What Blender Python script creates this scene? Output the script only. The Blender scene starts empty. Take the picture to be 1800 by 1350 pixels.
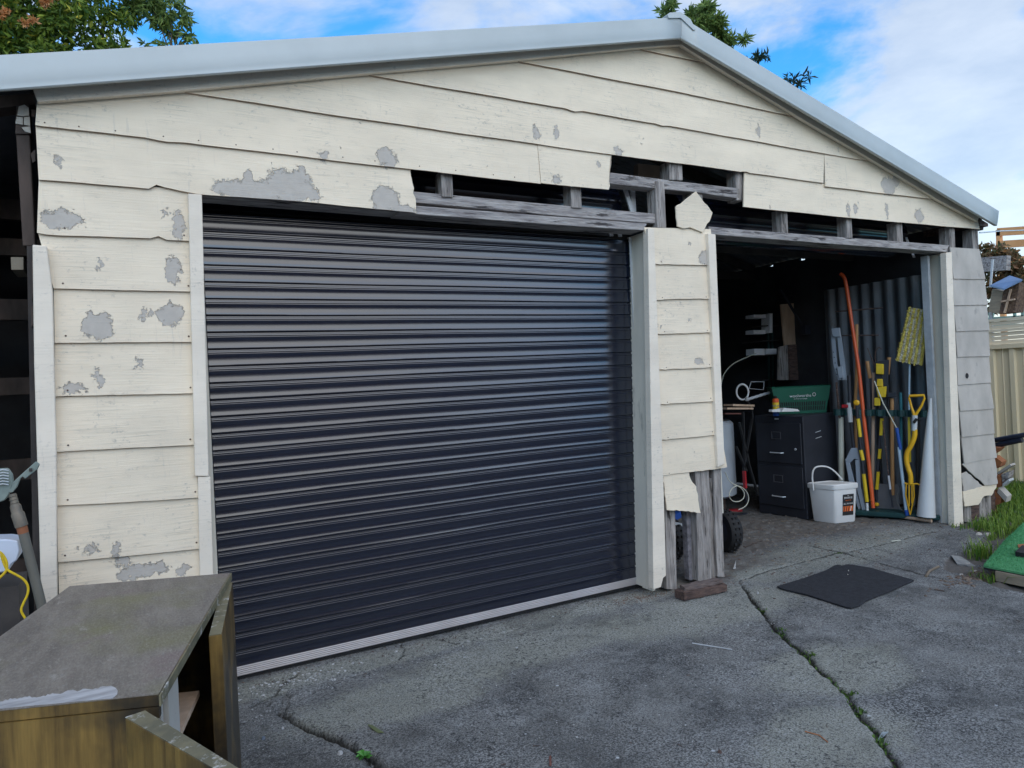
import bpy, bmesh, math, random
import numpy as np
from mathutils import Vector, Matrix
random.seed(7); RNG = np.random.default_rng(7)
S = bpy.context.scene
COL = S.collection

# ------------------------------------------------------------------ camera, sky, sun, exposure
FPX, YAW, PITCH, ROLL = 1250.0, 0.49918, 0.002385, -0.04932
CZ, DIST = 1.2678, 3.4967
fw = Vector((math.sin(YAW)*math.cos(PITCH), math.cos(YAW)*math.cos(PITCH), math.sin(PITCH)))
rt = Vector((math.cos(YAW), -math.sin(YAW), 0)); up = rt.cross(fw)
rt, up = rt*math.cos(ROLL)+up*math.sin(ROLL), -rt*math.sin(ROLL)+up*math.cos(ROLL)
CAM = Vector((0, -DIST, CZ))
cd = bpy.data.cameras.new('camera'); cam = bpy.data.objects.new('camera', cd); COL.objects.link(cam)
cd.sensor_width = 36; cd.lens = 36*FPX/1800; cd.clip_start = .05; cd.clip_end = 2000
mm = Matrix((rt, up, -fw)).transposed().to_4x4(); mm.translation = CAM
cam.matrix_world = mm; S.camera = cam

SUN_DIR = Vector((-0.10, -0.99, math.tan(math.radians(30)))).normalized()   # towards the sun, veiled by cloud behind the camera
SUN_EL = math.asin(SUN_DIR.z); SUN_AZ = math.atan2(SUN_DIR.x, SUN_DIR.y)
EXPO = 1.62; SKY_STR = 0.10; SUN_STR = 0.60
w = bpy.data.worlds.new('World'); S.world = w; w.use_nodes = True
nt = w.node_tree; nt.nodes.clear()
def N(nt, t, **k):
    n = nt.nodes.new(t)
    for a, b in k.items():
        if a == 'inp':
            for i, v in b.items(): n.inputs[i].default_value = v
        else: setattr(n, a, b)
    return n
def LK(nt, a, b): nt.links.new(a, b)
sky = N(nt, 'ShaderNodeTexSky', sky_type='NISHITA', sun_disc=False, sun_elevation=SUN_EL, sun_rotation=SUN_AZ, air_density=1.0, dust_density=0.4, ozone_density=3.0)
tc = N(nt, 'ShaderNodeTexCoord')
mp = N(nt, 'ShaderNodeMapping'); mp.inputs['Scale'].default_value = (1.0, 1.0, 2.6); mp.inputs['Location'].default_value = (2.840, 1.210, 0.830); mp.inputs['Rotation'].default_value = (0, 0, math.radians(12))
LK(nt, tc.outputs['Generated'], mp.inputs[0])
n1 = N(nt, 'ShaderNodeTexNoise', inp={'Scale': 2.1, 'Detail': 9.0, 'Roughness': .55, 'Distortion': .35})
LK(nt, mp.outputs[0], n1.inputs['Vector'])
cr = N(nt, 'ShaderNodeValToRGB'); cr.color_ramp.elements[0].position = .40; cr.color_ramp.elements[1].position = .525
cr.color_ramp.interpolation = 'EASE'
LK(nt, n1.outputs['Fac'], cr.inputs[0])
n2 = N(nt, 'ShaderNodeTexNoise', inp={'Scale': 5.0, 'Detail': 7.0, 'Roughness': .6}); LK(nt, mp.outputs[0], n2.inputs['Vector'])
cc = N(nt, 'ShaderNodeValToRGB')       # clouds: shaded grey-blue to lit white, brighter and warmer towards the sun like the air behind them
cc.color_ramp.elements[0].position = .3; cc.color_ramp.elements[0].color = (1.02, 1.22, 1.65, 1)
cc.color_ramp.elements[1].position = .7; cc.color_ramp.elements[1].color = (1.85, 1.97, 2.2, 1)
LK(nt, n2.outputs['Fac'], cc.inputs[0])
tint = N(nt, 'ShaderNodeMixRGB', blend_type='MULTIPLY', inp={0: 1.0, 2: (.22, .70, .98, 1)}); LK(nt, sky.outputs[0], tint.inputs[1])
glow = N(nt, 'ShaderNodeMixRGB', blend_type='MULTIPLY', inp={0: 1.0, 2: (.40, .36, .30, 1)}); LK(nt, sky.outputs[0], glow.inputs[1])
cl = N(nt, 'ShaderNodeMixRGB', blend_type='ADD', inp={0: 1.0}); LK(nt, cc.outputs[0], cl.inputs[1]); LK(nt, glow.outputs[0], cl.inputs[2])
mx = N(nt, 'ShaderNodeMixRGB'); LK(nt, cr.outputs[0], mx.inputs[0]); LK(nt, tint.outputs[0], mx.inputs[1]); LK(nt, cl.outputs[0], mx.inputs[2])
bg = N(nt, 'ShaderNodeBackground'); bg.inputs[1].default_value = SKY_STR; LK(nt, mx.outputs[0], bg.inputs[0])
wo = N(nt, 'ShaderNodeOutputWorld'); LK(nt, bg.outputs[0], wo.inputs[0])
sd = bpy.data.lights.new('sun', 'SUN'); sd.energy = SUN_STR; sd.angle = math.radians(84); sd.color = (1, .90, .76)
sun = bpy.data.objects.new('sun', sd); COL.objects.link(sun); sun.rotation_euler = SUN_DIR.to_track_quat('Z', 'Y').to_euler()
S.view_settings.view_transform = 'Standard'; S.view_settings.look = 'None'; S.view_settings.gamma = 1
S.view_settings.use_curve_mapping = False; S.view_settings.exposure = EXPO
try: S.cycles.max_bounces = 8; S.cycles.use_denoising = True
except Exception: pass

# ------------------------------------------------------------------ helpers
GZ = -0.075
def dv(px, py): return fw + rt*((px-900)/FPX) - up*((py-675)/FPX)
def W(px, py, Y=0.0):                      # survey: photo point on the vertical plane y = Y
    v = dv(px, py); return CAM + v*((Y-CAM.y)/v.y)
def G(px, py, z=GZ):
    v = dv(px, py); return CAM + v*((z-CAM.z)/v.z)
def XP(px, py, x):
    v = dv(px, py); return CAM + v*(x/v.x)
def PL(px, py, A, B, off=0.0):             # vertical plane through A, B (xy), off metres towards the camera
    d = (Vector(B)-Vector(A)).to_3d(); d.z = 0; n = d.cross(Vector((0, 0, 1))).normalized()
    if n.dot(Vector((CAM.x-A[0], CAM.y-A[1], 0))) < 0: n = -n
    v = dv(px, py); p0 = Vector((A[0], A[1], 0))+n*off
    return CAM + v*((p0-CAM).dot(n)/v.dot(n))

class MB:
    def __init__(s): s.v = []; s.f = []
    def add(s, vs, fs):
        o = len(s.v); s.v += [tuple(x) for x in vs]; s.f += [tuple(i+o for i in f) for f in fs]; return s
    def box(s, c, d, R=None):
        c = Vector(c); d = Vector(d)/2
        vs = [Vector((x*d.x, y*d.y, z*d.z)) for x in (-1, 1) for y in (-1, 1) for z in (-1, 1)]
        if R is not None: vs = [R @ q for q in vs]
        return s.add([c+q for q in vs], [(0, 1, 3, 2), (4, 6, 7, 5), (0, 4, 5, 1), (2, 3, 7, 6), (0, 2, 6, 4), (1, 5, 7, 3)])
    def box2(s, a, b):
        a = Vector(a); b = Vector(b); return s.box((a+b)/2, [abs(b[i]-a[i]) for i in range(3)])
    def bar(s, p0, p1, w, h, upv=(0, 0, 1)):
        p0 = Vector(p0); p1 = Vector(p1); d = (p1-p0); L = d.length; d = d/L
        u = Vector(upv); x = u.cross(d)
        if x.length < 1e-3: x = Vector((1, 0, 0)).cross(d)
        x.normalize(); y = d.cross(x)
        R = Matrix((x, y, d)).transposed(); return s.box((p0+p1)/2, (w, h, L), R)
    def tube(s, pts, r, n=8, cap=True):
        pts = [Vector(p) for p in pts]; rs = r if isinstance(r, (list, tuple)) else [r]*len(pts)
        o = len(s.v); prev = None
        for i, p in enumerate(pts):
            d = (pts[min(i+1, len(pts)-1)]-pts[max(i-1, 0)]).normalized()
            a = prev if prev is not None else (Vector((0, 0, 1)) if abs(d.z) < .9 else Vector((1, 0, 0)))
            a = (a - d*a.dot(d)); a.normalize(); prev = a; b = d.cross(a)
            for k in range(n):
                t = 2*math.pi*k/n; s.v.append(tuple(p+(a*math.cos(t)+b*math.sin(t))*rs[i]))
        for i in range(len(pts)-1):
            for k in range(n):
                q = (k+1) % n; s.f.append((o+i*n+k, o+i*n+q, o+(i+1)*n+q, o+(i+1)*n+k))
        if cap:
            s.f.append(tuple(o+k for k in range(n))[::-1]); s.f.append(tuple(o+(len(pts)-1)*n+k for k in range(n)))
        return s
    def prism(s, poly, ext):               # poly: list of 3D points, ext: vector
        n = len(poly); e = Vector(ext); a = [Vector(p) for p in poly]
        return s.add(a+[p+e for p in a], [tuple(range(n))[::-1], tuple(range(n, 2*n))]+[(i, (i+1) % n, (i+1) % n+n, i+n) for i in range(n)])
    def sheet(s, P):                        # grid of points rows x cols
        r = len(P); c = len(P[0])
        return s.add([p for row in P for p in row], [(i*c+j, i*c+j+1, (i+1)*c+j+1, (i+1)*c+j) for i in range(r-1) for j in range(c-1)])
    def cone_ring(s, c, prof, n=16, axis=(0, 0, 1)):   # lathe: prof = [(r, h)]
        ax = Vector(axis).normalized(); a = ax.orthogonal().normalized(); b = ax.cross(a); o = len(s.v); c = Vector(c)
        for r, h in prof:
            for k in range(n):
                t = 2*math.pi*k/n; s.v.append(tuple(c+ax*h+(a*math.cos(t)+b*math.sin(t))*r))
        for i in range(len(prof)-1):
            for k in range(n):
                q = (k+1) % n; s.f.append((o+i*n+k, o+i*n+q, o+(i+1)*n+q, o+(i+1)*n+k))
        s.f.append(tuple(o+k for k in range(n))[::-1]); s.f.append(tuple(o+(len(prof)-1)*n+k for k in range(n)))
        return s
def root_loc(p):
    while p is not None and p.parent: p = p.parent
    return Vector(p.location) if p is not None else Vector((0, 0, 0))
def obj(name, mb, mat, parent=None, smooth=False, bevel=0, loc=None, **props):
    L = root_loc(parent) if parent is not None else Vector(loc if loc is not None else (0, 0, 0))
    me = bpy.data.meshes.new(name)
    me.from_pydata([tuple(Vector(q)-L) for q in mb.v], [], mb.f); me.update()
    bm = bmesh.new(); bm.from_mesh(me); bmesh.ops.recalc_face_normals(bm, faces=bm.faces)
    if bevel:
        bmesh.ops.remove_doubles(bm, verts=bm.verts, dist=1e-5)
        bmesh.ops.bevel(bm, geom=list(bm.edges), offset=bevel, segments=1, affect='EDGES', profile=.5)
    bm.to_mesh(me); bm.free()
    if smooth:
        me.polygons.foreach_set('use_smooth', [True]*len(me.polygons))
        try: me.set_sharp_from_angle(angle=math.radians(35))
        except Exception: pass
    for m in (mat if isinstance(mat, (list, tuple)) else [mat]): me.materials.append(m)
    o = bpy.data.objects.new(name, me); COL.objects.link(o)
    if parent is not None: o.parent = parent
    elif loc is not None: o.location = L
    for k, v in props.items(): o[k] = v
    return o
def thing(name, label, cat, loc, group=None):
    o = bpy.data.objects.new(name, None); COL.objects.link(o); o.location = loc; o.empty_display_size = .1
    o['label'] = label; o['category'] = cat
    if group: o['group'] = group
    return o
def solo(name, mb, mat, label, cat, loc, group=None, **k):
    o = obj(name, mb, mat, None, loc=loc, **k); o['label'] = label; o['category'] = cat
    if group: o['group'] = group
    return o
def text(body, size, mat, parent, origin, xdir, ydir, name='lettering', ext=.0006, align='CENTER'):
    c = bpy.data.curves.new('t', 'FONT'); c.body = body; c.size = size; c.extrude = ext; c.align_x = align; c.align_y = 'CENTER'
    t = bpy.data.objects.new('t', c); COL.objects.link(t)
    dg = bpy.context.evaluated_depsgraph_get(); dg.update()
    me = bpy.data.meshes.new_from_object(t.evaluated_get(dg)); bpy.data.objects.remove(t); 
    x = Vector(xdir).normalized(); y = Vector(ydir); y = (y-x*y.dot(x)).normalized(); z = x.cross(y)
    M = Matrix((x, y, z)).transposed().to_4x4(); M.translation = Vector(origin)-root_loc(parent)
    me.transform(M); me.materials.clear(); me.materials.append(mat)
    o = bpy.data.objects.new(name, me); COL.objects.link(o); o.parent = parent; return o

# ------------------------------------------------------------------ materials
def newmat(name):
    m = bpy.data.materials.new(name); m.use_nodes = True; t = m.node_tree; t.nodes.clear()
    b = N(t, 'ShaderNodeBsdfPrincipled'); o = N(t, 'ShaderNodeOutputMaterial'); LK(t, b.outputs[0], o.inputs[0])
    return m, t, b
def ramp(t, src, p0, p1, c0=(0, 0, 0, 1), c1=(1, 1, 1, 1)):
    r = N(t, 'ShaderNodeValToRGB'); r.color_ramp.elements[0].position = p0; r.color_ramp.elements[1].position = p1
    r.color_ramp.elements[0].color = c0; r.color_ramp.elements[1].color = c1; LK(t, src, r.inputs[0]); return r
def noise(t, vec, scale, detail=5, rough=.6, dist=0):
    n = N(t, 'ShaderNodeTexNoise', inp={'Scale': scale, 'Detail': detail, 'Roughness': rough, 'Distortion': dist})
    if vec is not None: LK(t, vec, n.inputs['Vector'])
    return n
def pos(t, scale=(1, 1, 1)):
    g = N(t, 'ShaderNodeNewGeometry'); m = N(t, 'ShaderNodeVectorMath', operation='MULTIPLY'); m.inputs[1].default_value = scale
    LK(t, g.outputs['Position'], m.inputs[0]); return m.outputs[0]
def mixc(t, fac, a, b, blend='MIX'):
    m = N(t, 'ShaderNodeMixRGB', blend_type=blend)
    for i, v in ((0, fac), (1, a), (2, b)):
        if isinstance(v, (int, float)): m.inputs[i].default_value = v
        elif isinstance(v, (tuple, list)): m.inputs[i].default_value = (*v[:3], 1)
        else: LK(t, v, m.inputs[i])
    return m.outputs[0]
def bump(t, b, src, strength=.3, dist=.002, prev=None):
    n = N(t, 'ShaderNodeBump', inp={'Strength': strength, 'Distance': dist}); LK(t, src, n.inputs['Height'])
    if prev is not None: LK(t, prev.outputs[0], n.inputs['Normal'])
    LK(t, n.outputs[0], b.inputs['Normal']); return n
def M(name, c1, c2=None, scale=8, stretch=(1, 1, 1), rough=.6, metal=0, bs=.3, bscale=60, bd=.002, spec=.5, p=(.35, .65), dirt=None, dscale=5, dth=(.55, .7), detail=6):
    m, t, b = newmat(name); v = pos(t, stretch); c2 = c2 or tuple(x*.75 for x in c1)
    n = noise(t, v, scale, detail); r = ramp(t, n.outputs['Fac'], *p); col = mixc(t, r.outputs[0], c2, c1)
    if dirt:
        n3 = noise(t, v, dscale, 8, .7); r3 = ramp(t, n3.outputs['Fac'], *dth); col = mixc(t, r3.outputs[0], col, dirt)
    LK(t, col, b.inputs['Base Color']); b.inputs['Roughness'].default_value = rough; b.inputs['Metallic'].default_value = metal
    b.inputs['Specular IOR Level'].default_value = spec
    if bs: n2 = noise(t, v, bscale, 4); bump(t, b, n2.outputs['Fac'], bs, bd)
    return m

PATCH = [(108,388,38,19),(312,395,9,28),(303,475,14,24),(175,468,4,11),(172,572,28,26),(298,553,24,19),(250,555,5,13),(265,551,5,7),(175,665,8,15),(128,684,22,11),
 (505,330,46,30),(430,336,60,20),(545,345,16,12),(528,310,14,20),(435,318,12,18),(677,280,20,17),(675,352,24,26),(690,368,40,10),(160,962,11,9),(205,965,9,13),(250,1003,48,13),(215,985,14,12),(322,1000,11,8),(570,275,8,9),(103,285,5,13),
 (940,235,5,14),(976,235,5,13),(975,317,9,8),(1557,328,13,16),(1571,320,6,12),(1083,267,7,7),(1225,636,7,7),(1487,369,3,13),(1500,368,3,10),(1556,372,3,13),(1612,380,8,12),(1330,232,4,12),(1237,455,12,13)]
def paint_mat(name, base=(.89, .765, .595), grain=1.0, patches=True, peel=.665):
    m, t, b = newmat(name); P = pos(t)
    n = noise(t, pos(t, (1, 1, 3)), 2.2, 6, .6); base2 = tuple(x*.87 for x in base)
    col = mixc(t, ramp(t, n.outputs['Fac'], .35, .68).outputs[0], base2, base)
    # mildew specks and horizontal dirty grain
    ns = noise(t, pos(t, (1, 1, 1.6)), 34, 8, .75); nb = noise(t, P, 3.1, 3)
    sp = ramp(t, ns.outputs['Fac'], .565, .66); nbr = ramp(t, nb.outputs['Fac'], .44, .62)
    f = mixc(t, 1, sp.outputs[0], nbr.outputs[0], 'MULTIPLY'); col = mixc(t, mixc(t, 1, f, (.6, .6, .6), 'MULTIPLY'), col, (.27, .26, .24))
    ng = noise(t, pos(t, (2.5, 2.5, 90)), 1.5, 6, .7, .4); gr = ramp(t, ng.outputs['Fac'], .50, .66)
    g2 = mixc(t, 1, gr.outputs[0], nbr.outputs[0], 'MULTIPLY'); col = mixc(t, mixc(t, 1, g2, (.55*grain,)*3, 'MULTIPLY'), col, (.42, .38, .31))
    # vertical run stains
    nv = noise(t, pos(t, (26, 1, 2.2)), 1.6, 6, .7); rv = ramp(t, nv.outputs['Fac'], .60, .74)
    col = mixc(t, mixc(t, 1, rv.outputs[0], (.35,)*3, 'MULTIPLY'), col, (.36, .35, .33))
    # paint flaked to bare grey fibre board
    mask = None
    if patches:
        nw = noise(t, P, 24, 8, .72); ws = N(t, 'ShaderNodeVectorMath', operation='SUBTRACT'); LK(t, nw.outputs['Color'], ws.inputs[0]); ws.inputs[1].default_value = (.5, .5, .5)
        wm = N(t, 'ShaderNodeVectorMath', operation='MULTIPLY'); LK(t, ws.outputs[0], wm.inputs[0]); wm.inputs[1].default_value = (.13, 0, .13)
        nw2 = noise(t, P, 85, 3, .6); w2 = N(t, 'ShaderNodeVectorMath', operation='SUBTRACT'); LK(t, nw2.outputs['Color'], w2.inputs[0]); w2.inputs[1].default_value = (.5, .5, .5)
        w3 = N(t, 'ShaderNodeVectorMath', operation='MULTIPLY_ADD'); LK(t, w2.outputs[0], w3.inputs[0]); w3.inputs[1].default_value = (.03, 0, .03); LK(t, wm.outputs[0], w3.inputs[2])
        wa = N(t, 'ShaderNodeVectorMath', operation='ADD'); LK(t, P, wa.inputs[0]); LK(t, w3.outputs[0], wa.inputs[1])
        cur = None
        for (px, py, rx, ry) in PATCH:
            c = W(px, py); a = W(px+rx, py); d = W(px, py+ry)
            s = N(t, 'ShaderNodeVectorMath', operation='SUBTRACT'); LK(t, wa.outputs[0], s.inputs[0]); s.inputs[1].default_value = (c.x, 0, c.z)
            k = N(t, 'ShaderNodeVectorMath', operation='MULTIPLY'); LK(t, s.outputs[0], k.inputs[0]); k.inputs[1].default_value = (1/abs(a.x-c.x), 0, 1/abs(c.z-d.z))
            l = N(t, 'ShaderNodeVectorMath', operation='LENGTH'); LK(t, k.outputs[0], l.inputs[0])
            if cur is None: cur = l.outputs['Value']
            else:
                mn = N(t, 'ShaderNodeMath', operation='MINIMUM'); LK(t, cur, mn.inputs[0]); LK(t, l.outputs['Value'], mn.inputs[1]); cur = mn.outputs[0]
        mask = ramp(t, cur, .88, 1.03, (1, 1, 1, 1), (0, 0, 0, 1)).outputs[0]; halo = ramp(t, cur, .95, 1.6, (1, 1, 1, 1), (0, 0, 0, 1)).outputs[0]; col = mixc(t, mixc(t, 1, halo, mixc(t, 1, ns.outputs['Fac'], (.9, .9, .9), 'MULTIPLY'), 'MULTIPLY'), col, (.55, .51, .45))
    npl = noise(t, pos(t, (1, 1, .8)), 7.5, 9, .68); pk = ramp(t, npl.outputs['Fac'], peel, peel+.012)
    mask = pk.outputs[0] if mask is None else mixc(t, 1, mask, pk.outputs[0], 'LIGHTEN')
    ngy = noise(t, P, 30, 6); grey = mixc(t, ngy.outputs['Fac'], (.42, .38, .335), (.58, .53, .47))
    col = mixc(t, mask, col, grey)
    LK(t, col, b.inputs['Base Color']); b.inputs['Roughness'].default_value = .62; b.inputs['Specular IOR Level'].default_value = .3
    b1 = bump(t, b, ng.outputs['Fac'], .55*grain, .004)
    inv = N(t, 'ShaderNodeInvert'); LK(t, mask, inv.inputs[1]); bump(t, b, inv.outputs[0], 1.0, .003, b1)
    return m
m_board = paint_mat('cream_paint')
m_trim = paint_mat('cream_trim_paint', (.89, .79, .66), .5, False, .74)
m_jamb = M('aged_jamb_paint', (.74, .68, .57), (.54, .51, .44), 3, (1, 1, .3), .7, dirt=(.13, .14, .13), dscale=4, dth=(.60, .74))
m_fibro = M('bare_grey_fibro', (.53, .49, .445), (.40, .37, .335), 4, (1, 1, .6), .85, bs=.3, dirt=(.22, .21, .2), dscale=9, dth=(.6, .75))
m_old = M('weathered_hardwood', (.30, .28, .30), (.13, .12, .13), 5, (5, 5, 5), .85, bs=.6, bscale=30, dirt=(.04, .035, .035), dscale=3, dth=(.62, .70))
m_oldv = M('weathered_hardwood_upright', (.44, .40, .37), (.17, .15, .14), 7, (6, 6, .7), .85, bs=1, bscale=14, bd=.009, dirt=(.04, .034, .03), dscale=5, dth=(.55, .63))
m_oldh = M('weathered_hardwood_level', (.46, .43, .41), (.20, .18, .18), 7, (.8, 6, 7), .85, bs=1, bscale=14, bd=.008, dirt=(.05, .042, .042), dscale=5, dth=(.55, .63))
m_rot = M('rotten_wood', (.16, .10, .08), (.05, .032, .03), 10, (1, 5, 6), .9, bs=1, bscale=25, bd=.008, dirt=(.26, .2, .17), dscale=6, dth=(.58, .68))
m_cap = M('zinc_capping', (.50, .54, .55), (.44, .48, .49), 2, (1, 1, 1), .5, .1, bs=.05, bscale=5)
m_iron = M('corrugated_iron', (.25, .265, .29), (.13, .14, .16), 3, (1, 1, .4), .5, .4, bs=.1, dirt=(.10, .08, .07), dscale=3, dth=(.58, .72))
m_dark = M('shade_dark_timber', (.07, .06, .055), (.04, .035, .035), 5, rough=.9, bs=.3)  # timber coloured darker to carry the deep shade of interiors
m_darkiron = M('shade_dark_iron', (.045, .048, .055), (.025, .025, .03), 3, rough=.8, bs=0)  # iron coloured near black in place of the interior's deep shade
m_char = M('dark_brown_timber', (.11, .08, .068), (.045, .035, .03), 8, (1, 1, .3), .85, bs=.5)
m_flake = M('crazed_white_paint', (.52, .50, .45), (.42, .40, .36), 20, rough=.7, bs=.2)
m_gal = M('galvanised_steel', (.66, .69, .72), (.52, .55, .58), 14, rough=.38, metal=.25, bs=.05)
m_alu = M('aluminium_rail', (.74, .70, .70), (.66, .62, .62), 5, (1, 1, 1), .35, .55, bs=0)
m_black = M('black_rubber', (.018, .018, .02), (.012, .012, .013), 10, rough=.75)
m_blackm = M('matt_black_metal', (.028, .031, .042), (.02, .022, .030), 4, rough=.5, bs=.05, dirt=(.20, .20, .2), dscale=14, dth=(.70, .76))
m_white = M('white_plastic', (.74, .74, .73), (.66, .66, .66), 3, rough=.4, bs=0)
m_tank = M('aged_white_enamel', (.42, .46, .50), (.34, .37, .41), 2, rough=.4, bs=0, dirt=(.2, .15, .1), dscale=3, dth=(.66, .8))
m_grey = M('grey_plastic', (.33, .38, .44), (.27, .31, .37), 4, rough=.5, bs=0)
m_green = M('green_plastic', (.008, .11, .065), (.006, .09, .052), 4, rough=.4, bs=0)
m_dgreen = M('dark_green_plastic', (.012, .06, .06), (.008, .04, .042), 4, rough=.45, bs=0)
m_yel = M('yellow_paint', (.78, .56, .03), (.66, .46, .02), 8, rough=.4, bs=0)
m_yel2 = M('amber_yellow_plastic', (.80, .45, .02), (.72, .38, .015), 8, rough=.38, bs=0)
m_orange = M('orange_plastic', (.75, .13, .03), (.62, .09, .025), 6, rough=.4, bs=0)
m_red = M('red_paint', (.45, .02, .03), (.3, .015, .02), 8, rough=.4, bs=0)
m_blue = M('blue_plastic', (.02, .09, .40), (.015, .07, .3), 8, rough=.4, bs=0)
m_lblue = M('pale_blue_pole', (.48, .62, .72), (.42, .55, .66), 8, rough=.4, bs=0)
m_wood = M('varnished_handle_wood', (.50, .28, .12), (.36, .18, .07), 10, (4, 4, .6), .5, bs=.1)
m_ply = M('pale_plywood', (.62, .44, .31), (.46, .32, .22), 6, (3, 3, .7), .7, bs=.2)
m_pvc = M('pale_grey_pvc', (.60, .62, .63), (.52, .54, .55), 3, rough=.4, bs=0)
m_cream = M('cream_pvc', (.62, .62, .52), (.54, .54, .46), 3, rough=.45, bs=0)
m_fence = M('cream_steel_fence', (.88, .73, .48), (.82, .67, .44), 1.5, rough=.45, bs=0)
m_lattice = M('cream_slat', (.88, .76, .56), (.82, .70, .50), 2, rough=.5, bs=0)
m_pine = M('orange_pine', (.85, .42, .18), (.75, .35, .14), 3, rough=.7, bs=0)
m_terra = M('terracotta', (.42, .17, .07), (.28, .10, .045), 12, rough=.8)
m_mat = M('black_rubber_mat', (.026, .027, .034), (.014, .015, .019), 30, rough=.95, bs=.8, bscale=160, bd=.003, dirt=(.10, .10, .12), dscale=150, dth=(.60, .72))
m_turf = M('artificial_turf', (.11, .40, .17), (.07, .28, .11), 40, rough=.9, bs=1, bscale=250, bd=.006)
m_brass = M('corroded_brass', (.24, .20, .15), (.14, .12, .10), 20, rough=.6, metal=.3, dirt=(.10, .14, .12), dscale=8)
m_pipe = M('old_galvanised_pipe', (.20, .19, .16), (.13, .12, .10), 5, (1, 1, .5), .6, .2, dirt=(.18, .08, .04), dscale=3, dth=(.66, .75))
m_rope = M('yellow_rope', (.75, .52, .01), (.6, .4, .01), 60, rough=.7, bs=.6, bscale=200)
m_clamp = M('verdigris_steel', (.26, .31, .28), (.18, .22, .20), 20, rough=.6, metal=.2)
m_rib = M('pale_stone', (.5, .5, .5), (.35, .35, .36), 20, rough=.8)
m_label = M('black_label', (.02, .02, .022), rough=.5, bs=0)
m_lettw = M('white_print', (.8, .8, .8), rough=.5, bs=0)
m_letto = M('orange_print', (.8, .16, .03), rough=.5, bs=0)

m_underside = M('brown_lap_underside', (.42, .28, .20), (.22, .14, .10), 14, rough=.9)  # brown on downward faces puts the dark lap lines into the colour
def door_mat():
    m, t, b = newmat('navy_colour_coated_steel')
    n = noise(t, pos(t, (.6, 1, 2)), 3, 5); c = mixc(t, n.outputs['Fac'], (.004, .0065, .017), (.006, .009, .023))
    LK(t, c, b.inputs['Base Color']); b.inputs['Roughness'].default_value = .30; b.inputs['Metallic'].default_value = 0
    b.inputs['IOR'].default_value = 1.85; b.inputs['Specular IOR Level'].default_value = .5
    nr = noise(t, pos(t, (1, 1, 8)), 6, 5); rr = ramp(t, nr.outputs['Fac'], .3, .7, (.17,)*3+(1,), (.21,)*3+(1,)); LK(t, rr.outputs[0], b.inputs['Roughness'])
    return m
m_door = door_mat()

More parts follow.
